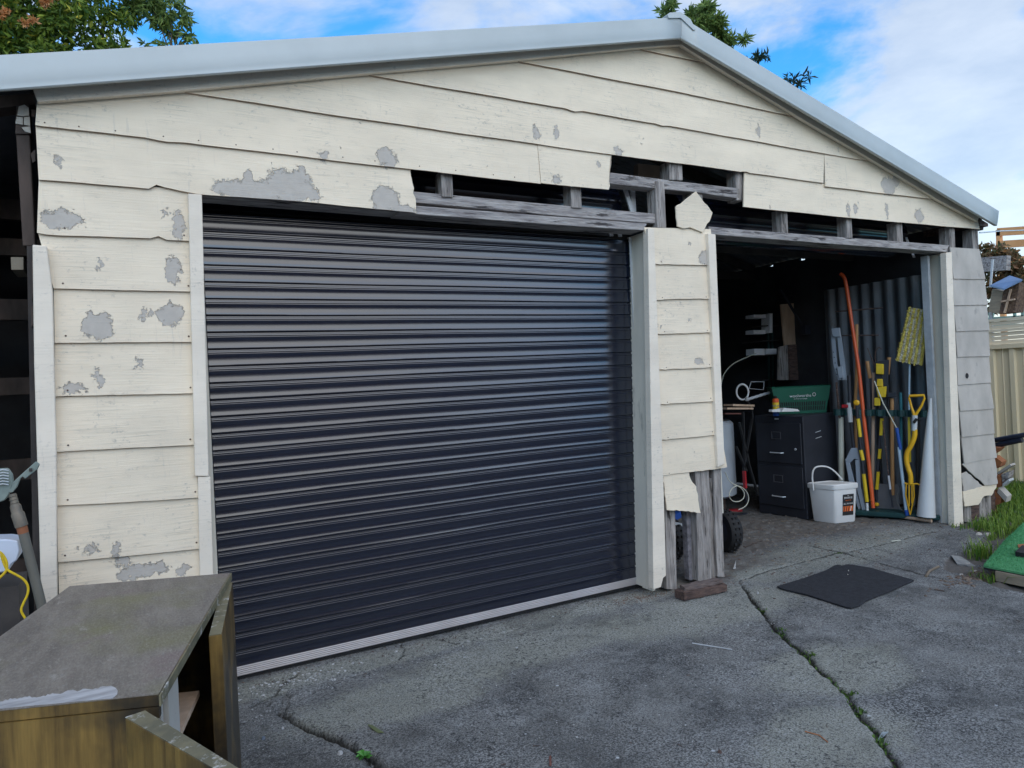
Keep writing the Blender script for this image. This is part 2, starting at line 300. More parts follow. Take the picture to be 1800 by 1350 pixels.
def ground_mat():
    m, t, b = newmat('stained_concrete'); P = pos(t)
    big = noise(t, P, 1.5, 6, .62); med = noise(t, P, 7, 8, .7); fine = noise(t, P, 95, 6, .8)
    col = mixc(t, ramp(t, big.outputs['Fac'], .40, .62).outputs[0], (.060, .061, .062), (.19, .188, .178))
    col = mixc(t, ramp(t, med.outputs['Fac'], .45, .7).outputs[0], col, (.26, .265, .26))
    # pale lichened apron in front of the door and round the post
    def blob(cx, cy, rx, ry):
        s = N(t, 'ShaderNodeVectorMath', operation='SUBTRACT'); LK(t, P, s.inputs[0]); s.inputs[1].default_value = (cx, cy, GZ)
        k = N(t, 'ShaderNodeVectorMath', operation='MULTIPLY'); LK(t, s.outputs[0], k.inputs[0]); k.inputs[1].default_value = (1/rx, 1/ry, 0)
        l = N(t, 'ShaderNodeVectorMath', operation='LENGTH'); LK(t, k.outputs[0], l.inputs[0])
        a = N(t, 'ShaderNodeMath', operation='ADD'); LK(t, l.outputs['Value'], a.inputs[0]); 
        q = N(t, 'ShaderNodeMath', operation='MULTIPLY_ADD'); LK(t, med.outputs['Fac'], q.inputs[0]); q.inputs[1].default_value = 1.3; q.inputs[2].default_value = -.65
        LK(t, q.outputs[0], a.inputs[1]); return ramp(t, a.outputs[0], .65, 1.15, (1, 1, 1, 1), (0, 0, 0, 1)).outputs[0]
    for c in ((1.75, -.30, .85, .25), (2.9, -.42, .85, .32), (1.0, -.5, .6, .24), (2.2, -1.75, .4, .25), (4.4, .0, 1.5, .35), (1.5, .03, 3.2, .14), (2.75, -1.35, .45, .3)):
        col = mixc(t, mixc(t, 1, blob(*c), (.7, .7, .7), 'MULTIPLY'), col, (.34, .345, .29))
    col = mixc(t, ramp(t, fine.outputs['Fac'], .50, .68).outputs[0], col, mixc(t, .6, col, (.44, .45, .45)))
    sp2 = noise(t, P, 60, 4, .6); spm = noise(t, P, 3.3, 4, .6); col = mixc(t, mixc(t, 1, ramp(t, sp2.outputs['Fac'], .55, .62).outputs[0], ramp(t, spm.outputs['Fac'], .42, .62).outputs[0], 'MULTIPLY'), col, (.03, .031, .033))
    gm = noise(t, P, 2.1, 4, .6); gk = ramp(t, gm.outputs['Fac'], .42, .66); s4 = noise(t, P, 105, 2, .5); col = mixc(t, mixc(t, 1, ramp(t, s4.outputs['Fac'], .515, .56).outputs[0], gk.outputs[0], 'MULTIPLY'), col, mixc(t, .42, col, (.48, .49, .49))); col = mixc(t, mixc(t, 1, ramp(t, s4.outputs['Fac'], .41, .46, (1, 1, 1, 1), (0, 0, 0, 1)).outputs[0], (.5,)*3, 'MULTIPLY'), col, (.04, .042, .046))
    sp3 = noise(t, P, 210, 3, .7); col = mixc(t, ramp(t, sp3.outputs['Fac'], .60, .70).outputs[0], col, (.50, .51, .51)); col = mixc(t, ramp(t, sp3.outputs['Fac'], .36, .44, (1, 1, 1, 1), (0, 0, 0, 1)).outputs[0], col, (.035, .036, .04))
    oil = noise(t, P, 2.7, 5, .6, .6); col = mixc(t, mixc(t, 1, ramp(t, oil.outputs['Fac'], .56, .70).outputs[0], (.4,)*3, 'MULTIPLY'), col, (.035, .034, .034))
    vor = N(t, 'ShaderNodeTexVoronoi', inp={'Scale': 9.0}); LK(t, P, vor.inputs['Vector']); vr = ramp(t, vor.outputs['Distance'], .05, .075, (1, 1, 1, 1), (0, 0, 0, 1))
    vn = noise(t, P, 2.3, 2); vr2 = ramp(t, vn.outputs['Fac'], .56, .6)
    col = mixc(t, mixc(t, 1, vr.outputs[0], vr2.outputs[0], 'MULTIPLY'), col, (.5, .52, .54))
    at = N(t, 'ShaderNodeAttribute', attribute_name='dirt'); soil = mixc(t, noise(t, P, 40, 8, .8).outputs['Fac'], (.04, .036, .032), (.22, .20, .185))
    col = mixc(t, at.outputs['Fac'], col, soil)
    ak = N(t, 'ShaderNodeAttribute', attribute_name='crack'); col = mixc(t, ak.outputs['Fac'], col, mixc(t, med.outputs['Fac'], (.008, .008, .008), (.035, .032, .026)))
    LK(t, col, b.inputs['Base Color']); b.inputs['Roughness'].default_value = .85; b.inputs['Specular IOR Level'].default_value = .35
    b1 = bump(t, b, fine.outputs['Fac'], .9, .006); bump(t, b, med.outputs['Fac'], .35, .02, b1)
    return m
m_ground = ground_mat()
m_soil = M('grassy_soil', (.06, .07, .03), (.035, .03, .02), 3, rough=.95, bs=.5)
m_grass = None
def leaf_mat(name, dark, light, third=None):
    m, t, b = newmat(name); at = N(t, 'ShaderNodeAttribute', attribute_name='rnd')
    r = ramp(t, at.outputs['Fac'], .1, .9, (*dark, 1), (*light, 1))
    if third:
        e = r.color_ramp.elements.new(.97); e.color = (*third, 1); r.color_ramp.elements[-1].position = 1.0; r.color_ramp.elements[-1].color = (*third, 1); r.color_ramp.elements[1].position = .8; r.color_ramp.elements[1].color = (*light, 1)
    LK(t, r.outputs[0], b.inputs['Base Color']); b.inputs['Roughness'].default_value = .55; b.inputs['Specular IOR Level'].default_value = .35
    tr = N(t, 'ShaderNodeBsdfTranslucent'); LK(t, r.outputs[0], tr.inputs[0]); ms = N(t, 'ShaderNodeMixShader', inp={0: .35})
    o = [n for n in t.nodes if n.type == 'OUTPUT_MATERIAL'][0]; LK(t, b.outputs[0], ms.inputs[1]); LK(t, tr.outputs[0], ms.inputs[2]); LK(t, ms.outputs[0], o.inputs[0])
    return m
m_leaf = leaf_mat('tree_leaf', (.04, .10, .02), (.26, .36, .05), (.75, .66, .10))
m_leaf2 = leaf_mat('blue_green_leaf', (.08, .15, .05), (.34, .46, .13))
m_leaf3 = leaf_mat('reddish_leaf', (.08, .10, .04), (.34, .17, .09), (.8, .38, .08))
m_grass = leaf_mat('grass_blade', (.06, .15, .02), (.28, .40, .07))
m_moss = leaf_mat('crack_moss_leaf', (.03, .07, .015), (.12, .22, .04))
m_blossom = leaf_mat('orange_blossom', (.55, .22, .07), (.7, .4, .2))
m_bark = M('bark', (.10, .08, .06), (.05, .04, .035), 6, (3, 3, .5), .9)

# ------------------------------------------------------------------ ground
_VT = {}
def vnoise(x, y, s, seed):
    if seed not in _VT: _VT[seed] = np.random.default_rng(seed).random((256, 256))
    T = _VT[seed]; x = x*s+1000; y = y*s+1000
    xi = np.floor(x).astype(int); yi = np.floor(y).astype(int); fx = x-xi; fy = y-yi; fx = fx*fx*(3-2*fx); fy = fy*fy*(3-2*fy)
    a = T[xi % 256, yi % 256]; b = T[(xi+1) % 256, yi % 256]; c = T[xi % 256, (yi+1) % 256]; d = T[(xi+1) % 256, (yi+1) % 256]
    return (a*(1-fx)+b*fx)*(1-fy)+(c*(1-fx)+d*fx)*fy-.5
def poly_dist(X, Y, pts):
    D = np.full(X.shape, 1e9)
    for (ax, ay), (bx, by) in zip(pts[:-1], pts[1:]):
        dx, dy = bx-ax, by-ay; t = np.clip(((X-ax)*dx+(Y-ay)*dy)/(dx*dx+dy*dy+1e-9), 0, 1)
        D = np.minimum(D, np.hypot(X-ax-t*dx, Y-ay-t*dy))
    return D
def gpts(L): return [tuple(G(*p)[:2]) for p in L]
CR_MAIN = gpts([(1300,1022),(1335,1068),(1362,1105),(1410,1145),(1450,1185),(1490,1222),(1510,1255),(1545,1290),(1580,1350),(1600,1400)])
CR_LEFT = gpts([(440,1236),(478,1218),(497,1213),(504,1230),(495,1248),(520,1268),(560,1285),(600,1303),(640,1325),(680,1352),(710,1390)])
CR_THR = gpts([(420,1272),(510,1233),(600,1193),(700,1157),(805,1130),(815,1126),(900,1105),(1000,1078),(1100,1056)])
CR_B = gpts([(1420,960),(1475,970),(1530,985),(1600,1004),(1660,1018)]); CR_C = gpts([(1478,973),(1540,960),(1640,935)])
CR_F = gpts([(470,1236),(490,1206),(520,1180)]); CR_G = gpts([(700,1157),(712,1143),(708,1128)])
CR_D = gpts([(770,1118),(800,1128)]); CR_E = gpts([(1300,1020),(1345,1003),(1400,990),(1475,972)])
EDGE = gpts([(1693,925),(1735,940),(1722,952),(1660,985),(1668,1003),(1700,1015),(1745,1028),(1800,1046),(1900,1075)])
def inside_soil(X, Y):   # right of the driveway edge
    ex = np.array([e[0] for e in EDGE]); ey = np.array([e[1] for e in EDGE]); o = np.argsort(ey); return X - np.interp(Y, ey[o], ex[o])
def gheight(X, Y, full=False):
    jx = vnoise(X, Y, 22, 3)*.022+vnoise(X, Y, 60, 4)*.01; jy = vnoise(X, Y, 22, 5)*.022+vnoise(X, Y, 60, 6)*.01
    Xj, Yj = X+jx, Y+jy
    h = GZ + vnoise(X, Y, 1.3, 1)*.014 + vnoise(X, Y, 9, 2)*.003 + vnoise(X, Y, 40, 8)*.0025
    dirt = np.zeros_like(X); crack = np.zeros_like(X)
    for pts, wd, dp in ((CR_MAIN, .010, .024), (CR_LEFT, .0145, .034), (CR_THR, .007, .012), (CR_B, .009, .01), (CR_C, .007, .007), (CR_D, .004, .005), (CR_E, .007, .006), (CR_F, .005, .006), (CR_G, .004, .004)):
        d = poly_dist(Xj, Yj, pts); wv = wd*(.7+1.1*np.clip(vnoise(X, Y, 6, 9)+.5, 0, 1)); k = np.exp(-(d/wv)**2)
        h = h - dp*k; crack = np.maximum(crack, np.clip(k*2.6-.7, 0, 1)*(1 if wd > .008 else .85))
    # front strip step along the threshold
    thx = np.array([p[0] for p in CR_THR]); thy = np.array([p[1] for p in CR_THR])
    h = h + np.where((Yj > np.interp(X, thx, thy)) & (X < 3.0) & (X > .2), -.009, 0)
    s = inside_soil(Xj+vnoise(X, Y, 7, 11)*.12, Yj); k = np.clip(s/.03, 0, 1); h = h - k*.022 + k*vnoise(X, Y, 14, 12)*.03; dirt = np.maximum(dirt, k)
    # dirt floor of the right bay
    k2 = np.clip((Y + .05 + vnoise(X, Y, 3, 13)*.35 - np.interp(X, [3.3, 3.9, 4.6, 5.2, 6.2], [-.1, .1, .35, .3, .25]))/.12, 0, 1)*np.clip((X-2.9)/.2, 0, 1)
    h = h + k2*vnoise(X, Y, 25, 14)*.016; dirt = np.maximum(dirt, k2*(.45+.7*np.clip(vnoise(X, Y, 12, 15)+.5, 0, 1)))
    return (h, np.clip(dirt, 0, 1), np.clip(crack, 0, 1)) if full else h
_HX = np.arange(-1.3, 9.0, .02); _HY = np.arange(-2.7, 2.6, .02); _HG = gheight(*np.meshgrid(_HX, _HY))
def gh(x, y): return float(_HG[min(max(int((y+2.7)/.02+.5), 0), len(_HY)-1), min(max(int((x+1.3)/.02+.5), 0), len(_HX)-1)])
def grid_obj(name, x0, x1, y0, y1, st, mat):
    xs = np.arange(x0, x1, st); ys = np.arange(y0, y1, st); X, Y = np.meshgrid(xs, ys); Z, Dt, Ck = gheight(X, Y, True)
    nx, ny = len(xs), len(ys); me = bpy.data.meshes.new(name)
    idx = np.arange(nx*ny).reshape(ny, nx); q = np.stack([idx[:-1, :-1], idx[:-1, 1:], idx[1:, 1:], idx[1:, :-1]], -1).reshape(-1, 4)
    me.vertices.add(nx*ny); me.vertices.foreach_set('co', np.stack([X, Y, Z], -1).astype(np.float32).ravel())
    me.loops.add(q.size); me.loops.foreach_set('vertex_index', q.ravel().astype(np.int32))
    me.polygons.add(len(q)); me.polygons.foreach_set('loop_start', np.arange(0, q.size, 4).astype(np.int32)); me.polygons.foreach_set('use_smooth', np.ones(len(q), bool))
    a = me.attributes.new('dirt', 'FLOAT', 'POINT'); a.data.foreach_set('value', Dt.astype(np.float32).ravel()); a = me.attributes.new('crack', 'FLOAT', 'POINT'); a.data.foreach_set('value', Ck.astype(np.float32).ravel()); me.update(); me.validate()
    me.materials.append(mat); o = bpy.data.objects.new(name, me); COL.objects.link(o); o['kind'] = 'structure'; return o
grid_obj('concrete_driveway', -1.2, 6.9, -2.3, 2.3, .009, m_ground)
obj('driveway_apron', MB().sheet([[(-6, -14, -.105), (8, -14, -.105)], [(-6, 8, -.105), (8, 8, -.105)]]), m_ground, kind='structure')
obj('ground', MB().sheet([[(-400, -400, -.125), (400, -400, -.125)], [(-400, 400, -.125), (400, 400, -.125)]]), m_soil, kind='structure')

# ------------------------------------------------------------------ the shed
shed = thing('garage_shed', 'cream weatherboard double garage with peeling paint, one navy roller door shut and one bay open', 'garage', (3.2, 0, GZ))
def resample(L, n):
    L = [Vector((p[0], p[1])) for p in L]; d = [0]
    for a, b in zip(L[:-1], L[1:]): d.append(d[-1]+abs(b.x-a.x)+1e-6)
    out = []
    for i in range(n):
        s = d[-1]*i/(n-1)
        for k in range(len(L)-1):
            if s <= d[k+1]+1e-9: out.append(L[k].lerp(L[k+1], min(1, max(0, (s-d[k])/(d[k+1]-d[k]))))); break
    return out
def board(top, bot, name='weatherboard', mat=None, notches=(), yo=0.0, jag=.0010, rise=.014, th=.009, left=None, right=None, tilt=.014, ragged=False):
    """top, bot: photo points on the wall face, left to right"""
    T = [W(*p) for p in top]; B = [W(*p) for p in bot]
    T = [(p.x, p.z) for p in T]; B = [(p.x, p.z) for p in B]
    n = max(6, int((B[-1][0]-B[0][0])/.03))
    t = resample(T, n); b = resample(B, n); V = []; F = []; sd_ = random.random()*100
    for i in range(n):
        j = math.sin(b[i].x*9+sd_)*jag + (random.random()-.5)*jag*1.2
        for (cx, wd, dz) in notches: j += dz*max(0, 1-abs(b[i].x-cx)/wd)
        lx = 0
        if left and i == 0: lx = left
        y1 = -.008+yo; y2 = y1-tilt
        V += [(t[i].x, y1, t[i].y+rise), (b[i].x, y2, b[i].y+j), (b[i].x, y2+th, b[i].y+j), (t[i].x, y1+th, t[i].y+rise)]
    for i in range(n-1):
        a = i*4; c = a+4
        for k in range(4): F.append((a+k, a+(k+1) % 4, c+(k+1) % 4, c+k))
    if ragged:
        e = (n-1)*4; A_ = [Vector(V[e+k]) for k in range(4)]; F.append((0, 3, 2, 1)); prev = e; m_ = 9; base = []
        xs_r = [0]+[random.uniform(-.007, .009) for _ in range(m_-1)]+[0]; st = len(V)
        for i in range(m_+1):
            t_ = i/m_; V.append(tuple(A_[0].lerp(A_[1], t_)+Vector((xs_r[i]+.004, 0, 0)))); V.append(tuple(A_[3].lerp(A_[2], t_)+Vector((xs_r[i]+.004, 0, 0))))
        for i in range(m_): F.append((st+2*i, st+2*i+2, st+2*i+3, st+2*i+1))
        F.append(tuple([e, e+1]+[st+2*i for i in range(m_, -1, -1)])); F.append(tuple([e+3, e+2]+[st+2*i+1 for i in range(m_, -1, -1)])[::-1])
    else:
        F.append((0, 3, 2, 1)); e = (n-1)*4; F.append((e, e+1, e+2, e+3))
    o = obj(name, MB().add(V, F), [mat or m_board, m_underside], shed)
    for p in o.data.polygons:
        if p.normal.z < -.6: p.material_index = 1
    return o
def wx(px, py): return W(px, py).x
# gable rows
board([(1110,86),(1190,77),(1200,78),(1262,118)], [(1110,87),(1200,105),(1262,119)], rise=.0)
board([(895,107),(1110,86),(1262,118),(1413,210)], [(895,108),(1200,166),(1413,211)], rise=.002)
board([(627,131),(895,107),(1200,166),(1413,210),(1545,287)], [(627,132),(1005,195),(1200,228),(1447,272),(1545,288)], rise=.004, notches=((wx(1005,195),.06,-.012),(wx(1160,222),.05,-.008)))
board([(298,160),(627,131),(1200,228),(1447,272)], [(298,161),(600,207),(1073,274),(1200,290),(1443,323)], rise=.004, notches=((wx(1306,300),.03,.012),))
board([(1447,272),(1545,287),(1652,352)], [(1446,329),(1545,341),(1652,353)], rise=.004, yo=-.003)
board([(66,179),(298,160),(600,207),(943,256)], [(63,223),(300,250),(600,286),(947,325)], rise=.01, notches=((wx(290,250),.08,-.008),))
board([(943.6,256),(1073,274)], [(947.6,324),(1065,335)], rise=.01, yo=-.002, ragged=True)
board([(1307,303),(1443,323),(1652,352),(1717,387)], [(1303,365),(1510,386),(1718,404)], rise=.0)
# row over the doors
board([(63,223),(330,253),(600,286),(720,301)], [(69,318),(262,334),(275,328),(330,340),(355,344),(540,357),(728,376)], notches=((wx(273,333),.02,.004),), rise=.012, ragged=True)
# left panel
Lp = [((69,318),(262,333),(274,329),(332,340),(88,413),(92,416),(268,421),(280,417),(334,425))]
rowsL = [[(69,318),(332,340)],[(66,411),(90,415),(267,421),(277,416),(290,423),(334,425)],[(95,508),(335,514)],[(97,603),(337,602)],[(98,697),(340,691)],[(100,794),(343,781)],[(101,888),(348,874)],[(103,987),(351,963)],[(105,1085),(353,1055)],[(107,1180),(356,1148)],[(109,1265),(360,1232)]]
for i in range(len(rowsL)-1): board(rowsL[i], rowsL[i+1])
# middle panel
mid = [[(1140,404),(1243,407)],[(1151,464),(1247,468)],[(1153,527),(1250,526)],[(1157,587),(1252,585)],[(1160,650),(1256,645)],[(1162,711),(1258,704)],[(1163,773),(1261,763)],[(1165,836),(1269,821)]]
mid = [[(a[0]-9, a[1]), (b_[0]+5, b_[1])] for a, b_ in mid]
for i in range(len(mid)-1): board(mid[i], mid[i+1], notches=((W(*mid[i+1][0]).x+.06, .04, -.004),), jag=.002)
def scrap(pts, name, mat, Y, th=.009, parent=shed, tilt=0.0, **k):
    q = []; rr__ = random.Random(int(pts[0][0]))
    for i in range(len(pts)):
        a, b_ = pts[i], pts[(i+1) % len(pts)]; n_ = max(1, int(math.hypot(b_[0]-a[0], b_[1]-a[1])/5))
        for k_ in range(n_): q.append((a[0]+(b_[0]-a[0])*k_/n_+(rr__.uniform(-.9, .9) if k_ else 0), a[1]+(b_[1]-a[1])*k_/n_+(rr__.uniform(-.9, .9) if k_ else 0)))
    P = [W(*p, Y) for p in q]; zt = max(p.z for p in P)
    P = [Vector((p.x, Y-(zt-p.z)*tilt, p.z)) for p in P]
    return obj(name, MB().prism(P, (0, th, 0)), mat, parent, **k)
scrap([(1165,835),(1185,826),(1211,828),(1213,842),(1222,855),(1224,878),(1227,901),(1196,897),(1169,896)], 'weatherboard', m_board, -.012, tilt=.08)
# bare fibro panel right
rr_ = [[(1668,438),(1719,441)],[(1672,491),(1728,491)],[(1673,537),(1732,536.6)],[(1677,583),(1735,581)],[(1679,628),(1736,626)],[(1680,676.5),(1738,673)],[(1684,722.7),(1743,718)],[(1687,768),(1744,762)],[(1691,815),(1748,804)]]
for i in range(8): board(rr_[i], rr_[i+1], mat=m_fibro, yo=-.004, jag=.0015, tilt=.009)
scrap([(1691,816),(1749,803),(1751,850),(1729,853)], 'weatherboard', m_fibro, -.016, tilt=.06)
scrap([(1690,833),(1699,829),(1728,857),(1692,863)], 'weatherboard', m_fibro, -.009, tilt=.06)
scrap([(1692,864),(1752,849),(1751,857),(1742,871),(1729,872),(1718,887),(1694,890)], 'weatherboard', m_board, -.018, tilt=.06)
scrap([(1224,336),(1254,373),(1251,384),(1238,408),(1216,399),(1205,401),(1193,397),(1189,363)], 'weatherboard_offcut', m_board, -.035, th=.01, tilt=-.05, bevel=.0015, label='pentagonal broken board hanging over the middle post')

hp = W(1700, 660.5, -.0215)
obj('black_knot_disc', MB().cone_ring(hp, [(.024, 0), (.022, .0015)], 9, (0, -1, 0)), m_black, shed)  # flat black disc standing in for the dark of an opening
# barge boards
def strip(px, Y, th, name, mat, bevel=0, **k): return obj(name, MB().prism([W(*p, Y) for p in px], (0, th, 0)), mat, shed, bevel=bevel, **k)
strip([(58,157),(1197,64),(1197,79),(1113,85),(883,108),(600,133),(300,161),(66,179)], -.045, .03, 'barge_board', m_trim, .002)
strip([(1198,64),(1722,378),(1719,389),(1652,353),(1545,288),(1413,211),(1262,119),(1198,79)], -.046, .03, 'barge_board', m_trim, .002)
# roof capping, folded sheet: face, lip, top flange
def capping(tl, tr, br, bl, Y, name):
    mb = MB(); a, b_, c, d = [W(*p, Y) for p in (tl, tr, br, bl)]
    n = 24; rows = []
    for i in range(n+1):
        t = i/n; T = a.lerp(b_, t); Bm = d.lerp(c, t); wv = 0
        e = (Bm-T)
        rows.append([T+Vector((0, .16, .012)), T+Vector((0, .012, .004)), T+Vector((0, wv, 0)), T+e*.45+Vector((0, wv*.5-.0006, 0)), T+e*.80+Vector((0, wv, 0)), T+e*.83+Vector((0, .0012, 0)), T+e*.97+Vector((0, .0012, 0)), Bm+Vector((0, .006, 0)), Bm+Vector((0, .028, .004))])
    mb.sheet(rows); o = obj(name, mb, m_cap, shed, smooth=True); s = o.modifiers.new('s', 'SOLIDIFY'); s.thickness = .0015; return o
capping((-60,100),(1198,30),(1198,67),(-60,163), -.13, 'roof_capping')
capping((1198,30),(1756,371),(1753,397),(1198,67), -.131, 'roof_capping')
rp = W(1197, 30, -.14)
obj('ridge_cap', MB().prism([rp+Vector((-.11, 0, -.008)), rp+Vector((-.09, 0, .010)), rp+Vector((0, 0, .032)), rp+Vector((.08, 0, .004)), rp+Vector((.12, 0, -.056)), rp+Vector((.10, 0, -.060)), rp+Vector((0, 0, -.004)), rp+Vector((-.10, 0, -.026))], (0, 7.5, 0)), m_cap, shed)
# roof sheets with corrugations
def roof(x0, z0, x1, z1, name):
    rows = []; n = 320
    for j in range(n+1):
        y = -.118+7.4*j/n; h = .009*math.sin(j*math.pi/2)
        rows.append([(x0, y, z0+h), (x1, y, z1+h)])
    o = obj(name, MB().sheet(rows), m_iron, shed); s = o.modifiers.new('s', 'SOLIDIFY'); s.thickness = .002; return o
rz = rp.z-.03; le = W(-60, 105, -.13); re_ = W(1756, 378, -.13)
roof(le.x-2.4, le.z-.02-(rz-le.z)/(rp.x-le.x)*2.4, rp.x, rz, 'roof_sheet'); roof(rp.x, rz, re_.x, re_.z-.01, 'roof_sheet')
# rafters behind the gable
for (a, b_) in (((62,166),(1195,82)), ((1200,82),(1718,392))):
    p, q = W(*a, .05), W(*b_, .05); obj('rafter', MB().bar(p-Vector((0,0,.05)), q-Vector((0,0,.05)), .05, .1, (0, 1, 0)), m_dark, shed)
# building paper/dark lining stays out: studs and plates seen through the gaps
def timber(px, Y, depth, mat=m_oldh, name='beam', bevel=.003, **k): return strip(px, Y, depth, name, mat, bevel, **k)
timber([(1050,300),(1178,317),(1300,331),(1300,349),(1225,338),(1150,331),(1050,321)], .012, .09, m_oldh, 'wall_plate')
timber([(700,334),(1000,362),(1156,376),(1156,393),(1000,381),(700,353)], .022, .09, m_oldh, 'wall_plate')
timber([(700,359),(1138,393),(1131,405),(1000,397),(700,374)], -.006, .13, m_oldh, 'door_lintel')
timber([(340,330),(700,360),(700,374),(345,345)], .016, .11, m_oldh, 'door_lintel')
timber([(1246,398),(1300,403),(1480,417),(1669,431),(1663,443),(1480,430),(1300,416),(1246,411)], -.004, .13, m_oldh, 'door_lintel')
def stud(px0, px1, pyt, pyb, Y=.012, depth=.09, mat=None, name='stud', slope=.045, **k):
    return strip([(px0, pyt), (px1, pyt+1), (px1+slope*(pyb-pyt), pyb+1), (px0+slope*(pyb-pyt), pyb)], Y, depth, name, mat or m_oldv, .003, **k)
stud(775,795,300,346); stud(1003,1021,318,365); stud(1152,1168,318,400, Y=.004)
stud(1176,1199,283,316, Y=.002, label='splintered short stud at the centre of the gable gap'); stud(1293,1306,300,352); stud(1215,1235,333,420, Y=.03)
for a, b_, t, u in ((1373,1384,368,412),(1488,1497,378,422),(1576,1586,390,430),(1668,1678,398,441),(1709,1719,402,441)): stud(a, b_, t, u, Y=.014)
timber([(1663,438),(1720,441),(1721,446),(1664,444)], .01, .09, m_oldh, 'wall_plate')
strip([(1122,287),(1160,291),(1160,316),(1122,312)], .22, .05, 'timber_block', M('pale_new_timber', (.42, .34, .27)), .002)
# post faces low down between the bays
stud(1169,1187,880,1036, Y=.02, depth=.07, slope=.02)
stud(1222,1246,815,1022, Y=.0, depth=.1, slope=.03, label='weathered grey post with a split running down it'); stud(1246,1253,840,1018, Y=.03, depth=.06, slope=.035); stud(1254,1267,812,1014, Y=.006, depth=.09, slope=.035)
stud(1203,1222,815,1020, Y=.06, depth=.05, mat=m_old, slope=.045)
for a, b_, t, u in ((1695,1707,884,918),(1707,1721,880,915),(1722,1733,874,918),(1733,1742,868,915)): stud(a, b_, t, u, Y=.012, slope=.03, mat=m_rot if a == 1707 else m_oldv)
# trims
strip([(57,430),(82,432),(92,512),(99,800),(101,1265),(78,1265),(68,900),(60,640)], -.055, .045, 'corner_trim', m_trim, .003)
strip([(331,340),(355,342),(367,837),(343,837)], -.042, .045, 'door_trim', m_trim, .002)
strip([(348,838),(370,838),(375,1010),(378,1240),(356,1240)], -.036, .045, 'door_trim', m_trim, .002)
strip([(1139,401),(1150,402),(1166,835),(1168,900),(1171,1012),(1166,1016),(1162,1032),(1149,1036)], -.034, .05, 'door_trim', m_trim, .002)
strip([(1245,410),(1258,412),(1274,815),(1262,821)], -.040, .05, 'door_trim', m_trim, .002)
strip([(1663,444),(1673,443),(1694,925),(1688,918),(1686,927),(1678,930)], -.038, .05, 'door_trim', m_trim, .002)
# jamb reveals
jx = W(1140, 410).x
def jamb(pA, pB, y0, y1, name='door_jamb', mat=m_jamb):
    a = W(*pA); b_ = W(*pB); th = .022
    mb = MB(); 
    v = [(a.x, y0, a.z), (a.x, y1, a.z), (b_.x, y1, b_.z), (b_.x, y0, b_.z)]
    mb.add([Vector(p) for p in v]+[Vector(p)+Vector((th, 0, 0)) for p in v], [(0, 1, 2, 3), (7, 6, 5, 4), (0, 4, 5, 1), (1, 5, 6, 2), (2, 6, 7, 3), (3, 7, 4, 0)])
    return obj(name, mb, mat, shed)
jamb((1138,406),(1150,1040), .016, .115); jamb((1138.6,406),(1150.6,1038), .118, .21)
jamb((1664,444),(1678,932), .012, .15)
jl = W(357, 344)
obj('door_jamb', MB().box2((jl.x-.05, .03, GZ), (jl.x-.012, .25, 2.2)), m_jamb, shed)
ml = W(1254, 420)
obj('door_jamb', MB().box2((ml.x-.06, .012, .35), (ml.x-.02, .16, 2.2)), m_jamb, shed)
# sticker on the jamb
DY = .19
sp_ = Vector((jx+.035-.0035, .10, 1.46))
st_ = obj('sticker', MB().box(sp_, (.002, .030, .075)), m_label, shed)
text('EI3', .030, m_lettw, st_, sp_+Vector((-.0015, 0, 0)), (0, 0, -1), (0, -1, 0), name='lettering')

# ---- roller door: sheet curtain with one rib every 73.5 mm
door = bpy.data.objects.new('roller_door', None); COL.objects.link(door); door.parent = shed; door.location = (0, 0, 0)
x0, x1 = .36, 2.925; ZB = -.052+.045; PER = .081
prof = [(0, .0097), (.02, .0086), (.045, .0030), (.07, .0006), (.145, .0002), (.158, .0006), (.172, .0040), (.188, .0076), (.20, .0082), (.275, .0079), (.288, .0066), (.298, .0064), (.310, .0078), (.322, .0083), (.38, .0078), (.46, .0065), (.56, .0058), (.65, .0059), (.74, .0063), (.82, .0070), (.89, .0080), (.95, .0091), (.985, .0098)]
rows = []; nx = 60; zt = ZB+PER*27
slopez = lambda x: -.006*(2.9-x)
for k in range(27):
    for (u, d) in prof:
        z = zt-(k+u)*PER
        jit = math.sin(k*2.3)*.0006
        rows.append([(x0+(x1-x0)*i/nx, DY-d-jit*.5*math.sin(i*.12+k), z+slopez(x0+(x1-x0)*i/nx)+.0007*math.sin(i*.21+k*.3)) for i in range(nx+1)])
obj('curtain', MB().sheet(rows[::-1]), m_door, door, smooth=True)
mb = MB(); prf = [(0, .0)] 
zr = ZB+.002; rr = []
pr = []
for g in range(5): pr += [(g/5+.02, .0125), (g/5+.12, .0135), (g/5+.135, .004), (g/5+.195, .004)]
for (u, d) in [(0, -.012)]+pr+[(1, .012), (1.0, -.012)]: rr.append([(x, DY-d, zr-u*.046+slopez(x)) for x in (x0, 1.2, 2.0, x1)])
obj('bottom_rail', mb.sheet(rr), m_alu, door)
obj('rubber_seal', MB().sheet([[(x0, DY-.004, zr-.045+slopez(x0)), (x1, DY-.004, zr-.045)], [(x0, DY-.002, zr-.064+slopez(x0)), (x1, DY-.002, zr-.064)]]), m_black, door)
for px in (783, 822): 
    c = W(px, 1103 if px == 783 else 1093, DY-.016); obj('rivet', MB().cone_ring(c, [(.004, 0), (.004, .003)], 8, (0, -1, 0)), m_gal, door)
# guide tracks
obj('guide_track', MB().box2((x1+.004, DY-.03, GZ), (x1+.010, DY+.02, 2.19)).box2((x1-.016, DY-.030, GZ), (x1+.006, DY-.026, 2.19)), m_gal, door)
obj('guide_track', MB().box2((x0-.012, DY-.03, GZ), (x0-.006, DY+.02, 2.19)), m_gal, door)
